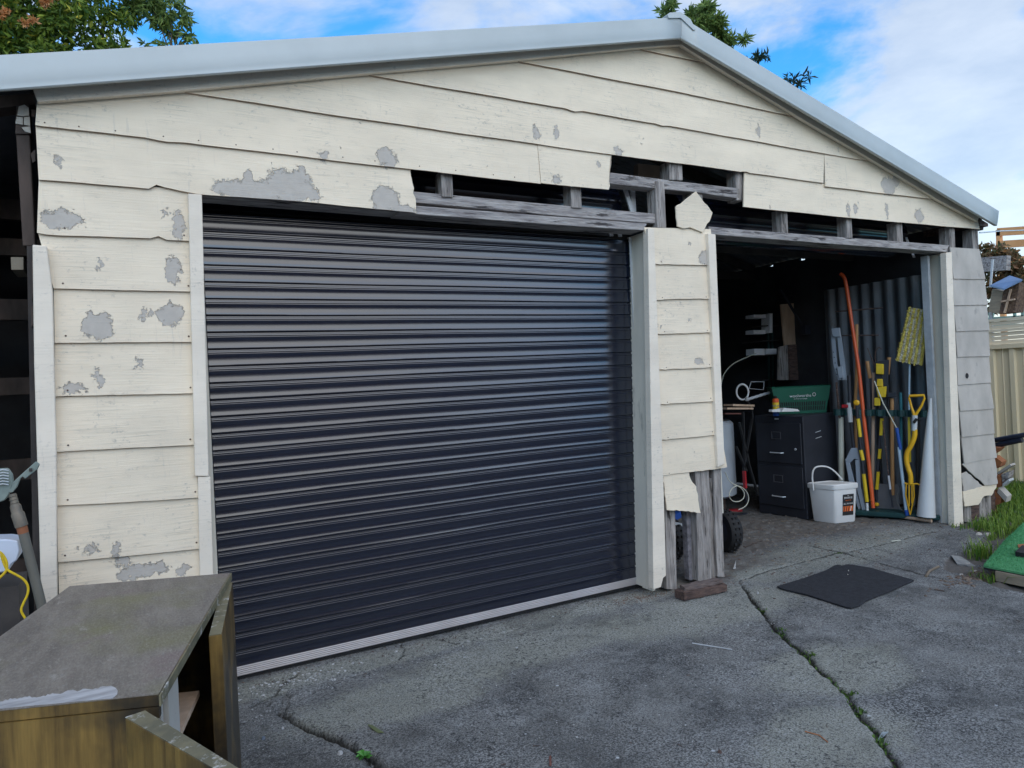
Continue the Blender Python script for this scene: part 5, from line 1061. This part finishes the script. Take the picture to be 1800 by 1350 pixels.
obj('frame', MB().bar((3.4, .62, .15), (4.0, .58, .15), .04, .04).bar((3.4, .75, .12), (3.9, .95, .16), .05, .05), m_blue, tr)
obj('bracket', MB().prism([W(1186,917,.5), W(1206,922,.5), W(1206,934,.5), W(1186,926,.5)], (0, .02, 0)), m_gal, tr)

# ------------------------------------------------------------------ right of the shed
fn_ = thing('steel_fence', 'cream corrugated steel fence with slatted lattice top right of the garage', 'fence', (8.6, 1, GZ))
FX = 8.6; FT = 1.43
def fpanel(ya, yb):
    rows = []; seg = [(0, 0), (.06, 0), (.072, -.03), (.118, -.03), (.13, 0), (.19, 0), (.2, -.008), (.21, 0)]
    P = []; y = ya
    while y < yb:
        for s, d in seg[:-1]:
            if y+s <= yb: P.append((FX+d, y+s))
        y += .21
    return obj('fence_panel', MB().sheet([[(x, y, GZ+.02) for x, y in P], [(x, y, FT-.02) for x, y in P]]), m_fence, fn_)
for k in range(8):
    ya = -2+k*1.2; fpanel(ya+.03, ya+1.17); obj('fence_post', MB().box2((FX-.035, ya-.03, GZ), (FX+.03, ya+.028, 1.78)), m_fence, fn_)
obj('top_rail', MB().box2((FX-.045, -2, FT-.02), (FX+.03, 7.6, FT+.03)), m_fence, fn_)
for z0, n_ in ((FT+.045, 4), (FT+.045+.158, 2)):
    pass
for z in (FT+.032, FT+.078, FT+.124, FT+.200, FT+.246):
    for k in range(26): obj('slat', MB().box2((FX-.008, -2+k*.37, z), (FX+.008, -2+k*.37+.355, z+.041)), m_lattice, fn_)
for z in (FT+.170, FT+.290): obj('lattice_rail', MB().box2((FX-.02, -2, z), (FX+.02, 7.6, z+.028)), m_lattice, fn_)
for k in range(26): obj('lattice_stile', MB().box2((FX-.011, -2+k*.37-.013, FT+.03), (FX+.011, -2+k*.37+.011, FT+.3)), m_lattice, fn_)
# insect hotel on a pole
hv = thing('insect_hotel', 'small timber insect hotel with slanting blue roof on a thin pole by the fence', 'insect hotel', (9.3, 1.15, GZ))
def H(px, py, x=9.3): return XP(px, py, x)
m_hw = M('grey_weathered_pine', (.34, .28, .20), (.24, .20, .15), 8, (1, 1, 4), .8)
obj('side', MB().prism([H(1744,508), H(1763,512), H(1757,552), H(1737,548)], (.2, 0, 0)), m_hw, hv)
obj('front', MB().prism([H(1764,511), H(1792,496), H(1783,549), H(1756,552)], (.2, 0, 0)), M('pine_cone_fill', (.22, .14, .09), (.07, .04, .03), 34, rough=.9, bs=1, bscale=60, bd=.02), hv)
obj('roof', MB().prism([H(1741,504,9.25), H(1764,510,9.15), H(1797,494,9.25), H(1775,487,9.45)], (0, 0, .02)), M('blue_tin', (.14, .24, .42), rough=.35), hv)
for a_, b_ in (((1760,530),(1784,526)), ((1777,508),(1766,550))): obj('crossbar', MB().bar(H(*a_, 9.27), H(*b_, 9.27), .02, .02), m_ply, hv)
obj('pole', MB().bar(H(1745,456,9.4), H(1741,505,9.4), .02, .02).bar(H(1742,545,9.4), (9.4, 1.35, GZ), .03, .03), m_pvc, hv)
solo('grey_beam', MB().bar(XP(1722,466,10.2), XP(1773,462,10.2), .1, .19, (0, 0, 1)), m_oldh, 'grey weathered beam end in front of the bush behind the fence', 'beam', XP(1750,466,10.2))
fr_ = thing('pergola_frame', 'sunlit orange pine timber frame of a structure rising beyond the fence', 'pergola', (22, 7, GZ))
def FB(a, b_, t=.16, x=22): obj('rail', MB().bar(XP(*a, x), XP(*b_, x), .08, t, (0, 0, 1)), m_pine, fr_)
FB((1753,408),(1850,402), .22); FB((1755,430),(1850,424), .20); FB((1772,457),(1850,452), .16); FB((1756,404),(1754,470), .1)
obj('post', MB().bar(XP(1756,404,22.1), (22.1, XP(1756,404,22.1).y, GZ), .12, .12), m_pine, fr_); obj('post', MB().bar(XP(1840,404,22.1), (22.1, XP(1840,404,22.1).y, GZ), .12, .12), m_pine, fr_)
solo('overhead_wire', MB().tube([XP(1722,409,12), XP(1760,406,16), XP(1850,403,21.5)], .012, 6), m_gal, 'thin wire running from the garage eave to the pine frame', 'wire', XP(1722,409,12))
gt = thing('green_bench', 'pale green slatted garden frame standing just beyond the fence top', 'garden frame', (10.5, 1.4, GZ))
for (a_, b_, t) in (((1735,560),(1800,556),.03), ((1757,545),(1820,541),.03), ((1740,572),(1820,570),.03), ((1782,520),(1784,560),.03), ((1796,518),(1798,560),.03), ((1745,550),(1741,575),.03)):
    obj('rail', MB().bar(XP(*a_, 10.5), XP(*b_, 10.5), t, t), M('pale_green_paint', (.30, .45, .38)) if 'pale_green_paint' not in bpy.data.materials else bpy.data.materials['pale_green_paint'], gt)
for yy in (1.0, 1.9): obj('leg', MB().box2((10.48, yy, GZ), (10.52, yy+.04, 1.95)), bpy.data.materials['pale_green_paint'], gt)
# pipes and offcuts behind the corner
for lab, a_, b_, r in (('upper dark pipe sticking out sideways past the garage corner', (1700,782),(1803,764), .022), ('lower shorter dark pipe sticking out past the garage corner', (1700,792),(1797,773), .024)):
    solo('dark_pipe', MB().tube([XP(1735, a_[1]-4 if False else a_[1]-6, 6.95), XP(*b_, 6.95)], r, 12), M('dark_navy_pvc', (.02, .025, .045), rough=.35, bs=0) if 'dark_navy_pvc' not in bpy.data.materials else bpy.data.materials['dark_navy_pvc'], lab, 'pipe', XP(1750, a_[1], 6.95), smooth=True)
offc = [((1745,786),(1759,787),(1752,794),(1745,798), m_terra, 'topmost orange tile shard beside the garage corner'), ((1748,802),(1761,812),(1758,820),(1750,824), m_terra, 'curved orange tile shard below the topmost one'), ((1751,832),(1760,841),(1759,855),(1751,858), m_terra, 'orange tile shard in the middle of the pile'),
        ((1745,862),(1760,875),(1758,885),(1747,890), m_terra, 'large orange tile shard above the grass'), ((1744,893),(1757,904),(1753,908),(1745,903), m_terra, 'lowest orange tile shard half in the grass'), ((1760,834),(1775,828),(1772,840),(1762,848), m_oldh, 'dark grey splintered block jutting from the pile'),
        ((1753,830),(1775,816),(1777,819),(1755,834), m_fibro, 'thin grey lath jutting upward from the pile'), ((1755,857),(1770,873),(1768,883),(1753,866), m_fibro, 'pale grey slat leaning in the pile'), ((1743,868),(1751,876),(1750,880),(1744,879), m_blue, 'scrap of bright blue plastic in the pile'), ((1762,850),(1773,842),(1774,846),(1762,856), m_pvc, 'pale grey chip at the right of the pile')]
for a, b_, c, d, mt_, lab in offc:
    P = [XP(*p, 6.86) for p in (a, b_, c, d)]; solo('rubble_piece', MB().prism(P, (.12, .02, 0)), mt_, lab, 'rubble', P[2], 'broken tiles and offcuts piled at the garage corner')
solo('pile_core', MB().box2((6.72, .08, GZ), (6.85, .9, .55)), m_rot, 'dark stack of offcuts against the garage side wall', 'timber stack', (6.78, .5, GZ))
# turf board on timber
tfp = [Vector((p.x, p.y, 0)) for p in (G(1731,1000), G(1800,1019), G(1960,1060), G(1960,940), G(1800,921), G(1770,950))]
tz = -.012
tp = [G(a, b, tz) for a, b in ((1729,997),(1800,1011),(1950,1040),(1980,930),(1800,921),(1765,955))]
tbd = thing('turf_board', 'platform covered with green artificial turf on a weathered timber edge at the right', 'turf board', tp[0])
obj('turf_top', MB().prism([Vector((p.x, p.y, tz)) for p in tp], (0, 0, .012)), m_turf, tbd)
e0, e1 = tp[0], tp[2]
obj('timber_edge', MB().bar(Vector((e0.x, e0.y, -.047))+(e1-e0)*.12, Vector((e1.x, e1.y, -.047)), .04, .06, (0, 0, 1)), m_hw, tbd)
obj('turf_fringe', MB().prism([tp[0]+Vector((0, 0, -.012)), tp[1]+Vector((0, 0, -.012)), tp[1]+Vector((0, 0, .0)), tp[0]], (-.004, -.006, 0)), m_black, tbd)
def turf_tufts(r):
    while True:
        u, v = r.random(), r.random(); a = tp[0].lerp(tp[1], u); b_ = tp[5].lerp(tp[4], u); p = a.lerp(b_, v); return p.x, p.y
tt = MB(); r = random.Random(3)
for _ in range(3500):
    x, y = turf_tufts(r); a = r.random()*6.28; tt.add([(x, y, tz+.011), (x+.003*math.cos(a), y+.003*math.sin(a), tz+.011), (x+.006*math.sin(a), y+.006*math.cos(a), tz+.024)], [(0, 1, 2)])
obj('turf_pile', tt, m_turf, tbd, kind='stuff')
c = G(1797, 975, .0); solo('black_wedge', MB().prism([G(1785,978,.002), G(1797,966,.002), G(1830,970,.002), G(1830,985,.002), G(1797,980,.002)], (0, 0, .03)), m_black, 'black pointed object lying on the turf at the right edge', 'wedge', c)
solo('brown_chip', MB().prism([G(1789,959,.002), G(1810,957,.002), G(1810,962,.002), G(1790,963,.002)], (0, 0, .008)), m_terra, 'reddish flat chip lying on the turf behind the black wedge', 'chip', G(1795,960))
for i, (px, py, s) in enumerate(((1700,985,.03),(1715,998,.022),(1690,1008,.018),(1735,935,.05),(1722,940,.035),(1745,905,.03))):
    p = on_ground(px, py); r = random.Random(i); mb = MB(); vs = [(math.cos(t)*s*(.7+.6*r.random()), math.sin(t)*s*(.5+.4*r.random())) for t in [k*math.pi/3.5 for k in range(7)]]
    mb.add([(p.x+a, p.y+b, p.z-.01) for a, b in vs]+[(p.x+a*.7, p.y+b*.7, p.z+s*.4*(.7+.5*r.random())) for a, b in vs], [tuple(range(7))[::-1], tuple(range(7, 14))]+[(k, (k+1) % 7, (k+1) % 7+7, k+7) for k in range(7)])
    solo('concrete_lump', mb, m_fibro, ('pale concrete lump at the crumbled driveway edge by the slate', 'small concrete lump left of the turf corner', 'small concrete lump in front of the slate', 'large grey stone at the foot of the grey wall boards', 'flat grey stone left of the large one', 'grey stone in the grass below the tile pile')[i], 'stone', p)

# ------------------------------------------------------------------ trees
def cloud_leaves(clumps, n, size, seed, hollow=.35, droop=.0, aspect=3.0):
    r = np.random.default_rng(seed); V = []; F = []; A_ = []
    wts = np.array([c[3]*c[4]*c[5] if len(c) > 5 else c[3]**3 for c in clumps]); wts = wts/wts.sum()
    for (cx, cy, cz, rx, ry, rz), wt in zip(clumps, wts):
        m_ = max(12, int(n*wt)); nsub = max(3, int(m_/45)); sub = r.normal(size=(nsub, 3)); sub /= np.linalg.norm(sub, axis=1)[:, None]; sub *= r.uniform(hollow, 1, (nsub, 1))
        for k in range(m_):
            s = sub[r.integers(nsub)]; p = s+r.normal(size=3)*.13; 
            p = np.array([cx+p[0]*rx, cy+p[1]*ry, cz+p[2]*rz])
            d = r.normal(size=3); d[2] -= droop; d /= np.linalg.norm(d); e = np.cross(d, r.normal(size=3)); e /= np.linalg.norm(e)+1e-9
            L = size*r.uniform(.6, 1.3); w_ = L/aspect/2; o = len(V); f = np.cross(d, e)*L*.12
            V += [tuple(p), tuple(p+d*L*.5+e*w_+f), tuple(p+d*L), tuple(p+d*L*.5-e*w_+f)]; F += [(o, o+1, o+2), (o, o+2, o+3)]
            A_ += [float(np.clip(r.normal(.4, .25), 0, 1))]*4
    return V, F, A_
def crown(name, args, mat, parent):
    V, F, A_ = cloud_leaves(*args[0], **args[1]); L = root_loc(parent); me = bpy.data.meshes.new(name); me.from_pydata([(x-L.x, y-L.y, z-L.z) for x, y, z in V], [], F)
    a = me.attributes.new('rnd', 'FLOAT', 'POINT'); a.data.foreach_set('value', A_); me.materials.append(mat); o = bpy.data.objects.new(name, me); COL.objects.link(o); o.parent = parent; return o
def clump(px, py, Y, R, ry=None): p = W(px, py, Y); k = (Y+DIST)/FPX*1.06; return (p.x, p.y, p.z, R*k, (ry or R)*k, R*k*.9)
YT = 9.0
t1 = thing('flowering_tree', 'leafy green tree with orange blossom showing above the left end of the roof', 'tree', (-.6, YT+.6, GZ))
cl = [clump(-60,-20,YT,90), clump(20,10,YT,70), clump(80,50,YT,60), clump(120,-10,YT,70), clump(30,90,YT,60), clump(140,70,YT,50), clump(185,55,YT,42), clump(190,0,YT,40), clump(210,85,YT,24), clump(-80,100,YT,90), clump(90,120,YT,60), clump(180,120,YT,50)]
cl2 = [clump(240,8,YT,30), clump(285,15,YT,34), clump(320,38,YT,20), clump(300,50,YT,22), clump(330,72,YT,16), clump(280,75,YT,14), clump(255,78,YT,12), clump(262,35,YT,12), clump(330,90,YT,14)]
crown('crown', ((cl, 15000, .13, 1), dict(hollow=.5, droop=.3)), m_leaf, t1)
crown('outer_sprays', ((cl2, 1500, .15, 2), dict(hollow=.2, droop=.6, aspect=4)), m_leaf2, t1)
crown('blossom', (([clump(12,22,YT-.7,10), clump(80,5,YT-.6,14), clump(45,42,YT-.7,9), clump(58,36,YT-.7,10), clump(5,30,YT-.7,8)], 420, .06, 3), dict(hollow=.1, aspect=2.6)), m_blossom, t1)
obj('trunk', MB().tube([(-.6, YT+.8, GZ), (-.5, YT+.7, 2), (-.7, YT+.7, 4.2), (-.4, YT+.6, 6.2)], [.22, .18, .13, .07], 10), m_bark, t1, smooth=True)
for a_, b_ in (((-.6, YT+.7, 4), (.6, YT, 6.6)), ((.3, YT+.3, 6.1), (1.1, YT, 7.1)), ((.7, YT, 6.7), (1.2, YT, 6.6)), ((-.6, YT+.7, 4.6), (-1.4, YT+.2, 7)), ((-.4, YT+.6, 5.6), (.0, YT, 7.4))): 
    obj('limb', MB().tube([a_, (Vector(a_)+Vector(b_))/2+Vector((.05, 0, .1)), b_], [.06, .045, .02], 8), m_bark, t1, smooth=True)
for k in range(9):
    q = clump(*[(300,10),(318,40),(296,55),(330,70),(280,78),(322,92),(255,80),(330,55),(270,20)][k], YT, 5); obj('twig', MB().tube([(.9, YT, 6.75), (Vector((.9, YT, 6.75))+Vector(q[:3]))/2+Vector((0, 0, .06)), q[:3]], [.016, .011, .005], 5), m_bark, t1)
YR = 8.6; m_tip = leaf_mat('dark_blue_leaf', (.02, .045, .04), (.06, .12, .08))
t2 = thing('gum_tree', 'narrow green tree whose leafy tips show above the ridge and right roof slope', 'tree', (11.6, YR+.4, GZ))
cr2 = [clump(1178,12,YR,16), clump(1170,25,YR,12), clump(1215,25,YR,18), clump(1240,25,YR,26), clump(1255,45,YR,24), clump(1230,50,YR,26), clump(1270,60,YR,18), clump(1285,72,YR,16), clump(1305,72,YR,13)]
cr3 = [clump(1335,98,YR,13), clump(1320,106,YR,9), clump(1350,97,YR,7), clump(1395,140,YR,12), clump(1418,134,YR,10), clump(1404,150,YR,12), clump(1385,136,YR,7)]
crown('crown', ((cr2, 2600, .20, 5), dict(hollow=.2, droop=.2, aspect=4.5)), m_leaf2, t2)
crown('leafy_tip', ((cr3[:3], 100, .20, 7), dict(hollow=.0, droop=-.1, aspect=4.5)), m_tip, t2)
crown('leafy_tip', ((cr3[3:], 110, .20, 6), dict(hollow=.0, droop=-.1, aspect=4.5)), m_tip, t2)
low = [(11.2, YR+.4, 7.2, 1.3, 1, 1.3), (12.6, YR+.4, 6.8, 1.4, 1, 1.2), (14.0, YR+.3, 7.0, .9, .8, .7)]
crown('crown', ((low, 3500, .2, 8), dict(hollow=.4, droop=.2, aspect=4)), m_leaf2, t2)
obj('trunk', MB().tube([(11.8, YR+.6, GZ), (11.9, YR+.6, 3), (11.6, YR+.5, 5.5), (11.4, YR+.4, 8.0)], [.28, .22, .15, .06], 10), m_bark, t2, smooth=True)
for px, py in ((1180,10),(1240,30),(1285,72),(1335,98),(1404,142)):
    q = Vector(clump(px, py, YR, 5)[:3]); obj('limb', MB().tube([(11.7+(q.x-11.7)*.3, YR+.4, 6.2), q.lerp(Vector((11.7, YR+.4, 6.4)), .3), q], [.06, .03, .008], 6), m_bark, t2)
bs_ = thing('red_tipped_bush', 'bush with reddish and dark green leaves behind the fence beside the garage eave', 'bush', (11, 1.6, GZ))
def cx(px, py, x, R): p = XP(px, py, x); k = x/FPX*1.15; return (p.x, p.y, p.z, R*k, R*k, R*k*.9)
crown('crown', (([cx(1735,440,11,16), cx(1750,455,11,22), cx(1770,450,11,18), cx(1785,470,11,20), cx(1795,490,11,18), cx(1760,490,11,20), cx(1738,490,11,16), cx(1742,520,11,16), cx(1765,440,11,12), cx(1730,515,11,12), cx(1738,540,11,12), cx(1772,520,11,10)], 3600, .085, 9), dict(hollow=.15, aspect=2.4)), m_leaf3, bs_)
obj('stem', MB().tube([(11, 1.6, GZ), (11, 1.5, 1.4), (11, 1.45, 2.4)], [.06, .05, .02], 8).tube([(11, 1.5, 1.3), (11.1, 1.1, 2.3)], [.03, .01], 6), m_bark, bs_)

# unseen houses added behind the camera to darken the roller door's lower reflections
m_brick = M('house_brick', (.30, .17, .12), (.22, .12, .09), 6, rough=.85); m_tile = M('roof_tile', (.18, .10, .08), (.12, .07, .06), 8, rough=.8); m_glass = M('window_glass', (.03, .04, .05), rough=.08, bs=0)
def house(x0, x1, y0, y1, zw, zr, label):
    h = thing('added_house', label, 'house', ((x0+x1)/2, (y0+y1)/2, GZ))
    obj('wall', MB().box2((x0, y0, GZ), (x1, y1, zw)), m_brick, h)
    ym = (y0+y1)/2; obj('roof', MB().prism([(x0-.5, y0-.5, zw), (x0-.5, y1+.5, zw), (x0-.5, ym, zr)], (x1-x0+1, 0, 0)), m_tile, h)
    n = int((x1-x0)/3)
    for k in range(n):
        xx = x0+1+k*3
        for z in (1.0, 3.8):
            if z+1.3 < zw: f = obj('window', MB().box2((xx, y1, z), (xx+1.4, y1+.06, z+1.2)), m_white, h); obj('pane', MB().box2((xx+.07, y1+.06, z+.07), (xx+1.33, y1+.075, z+1.13)), m_glass, f)
    return h
house(-9, 5.5, -20, -13.0, 2.9, 4.4, 'added single storey brick house, unseen behind the camera, left of its neighbour')
house(8, 24, -21, -13.5, 3.0, 4.6, 'added single storey brick house, unseen behind the camera, right of its neighbour')
bpy.context.view_layer.update()
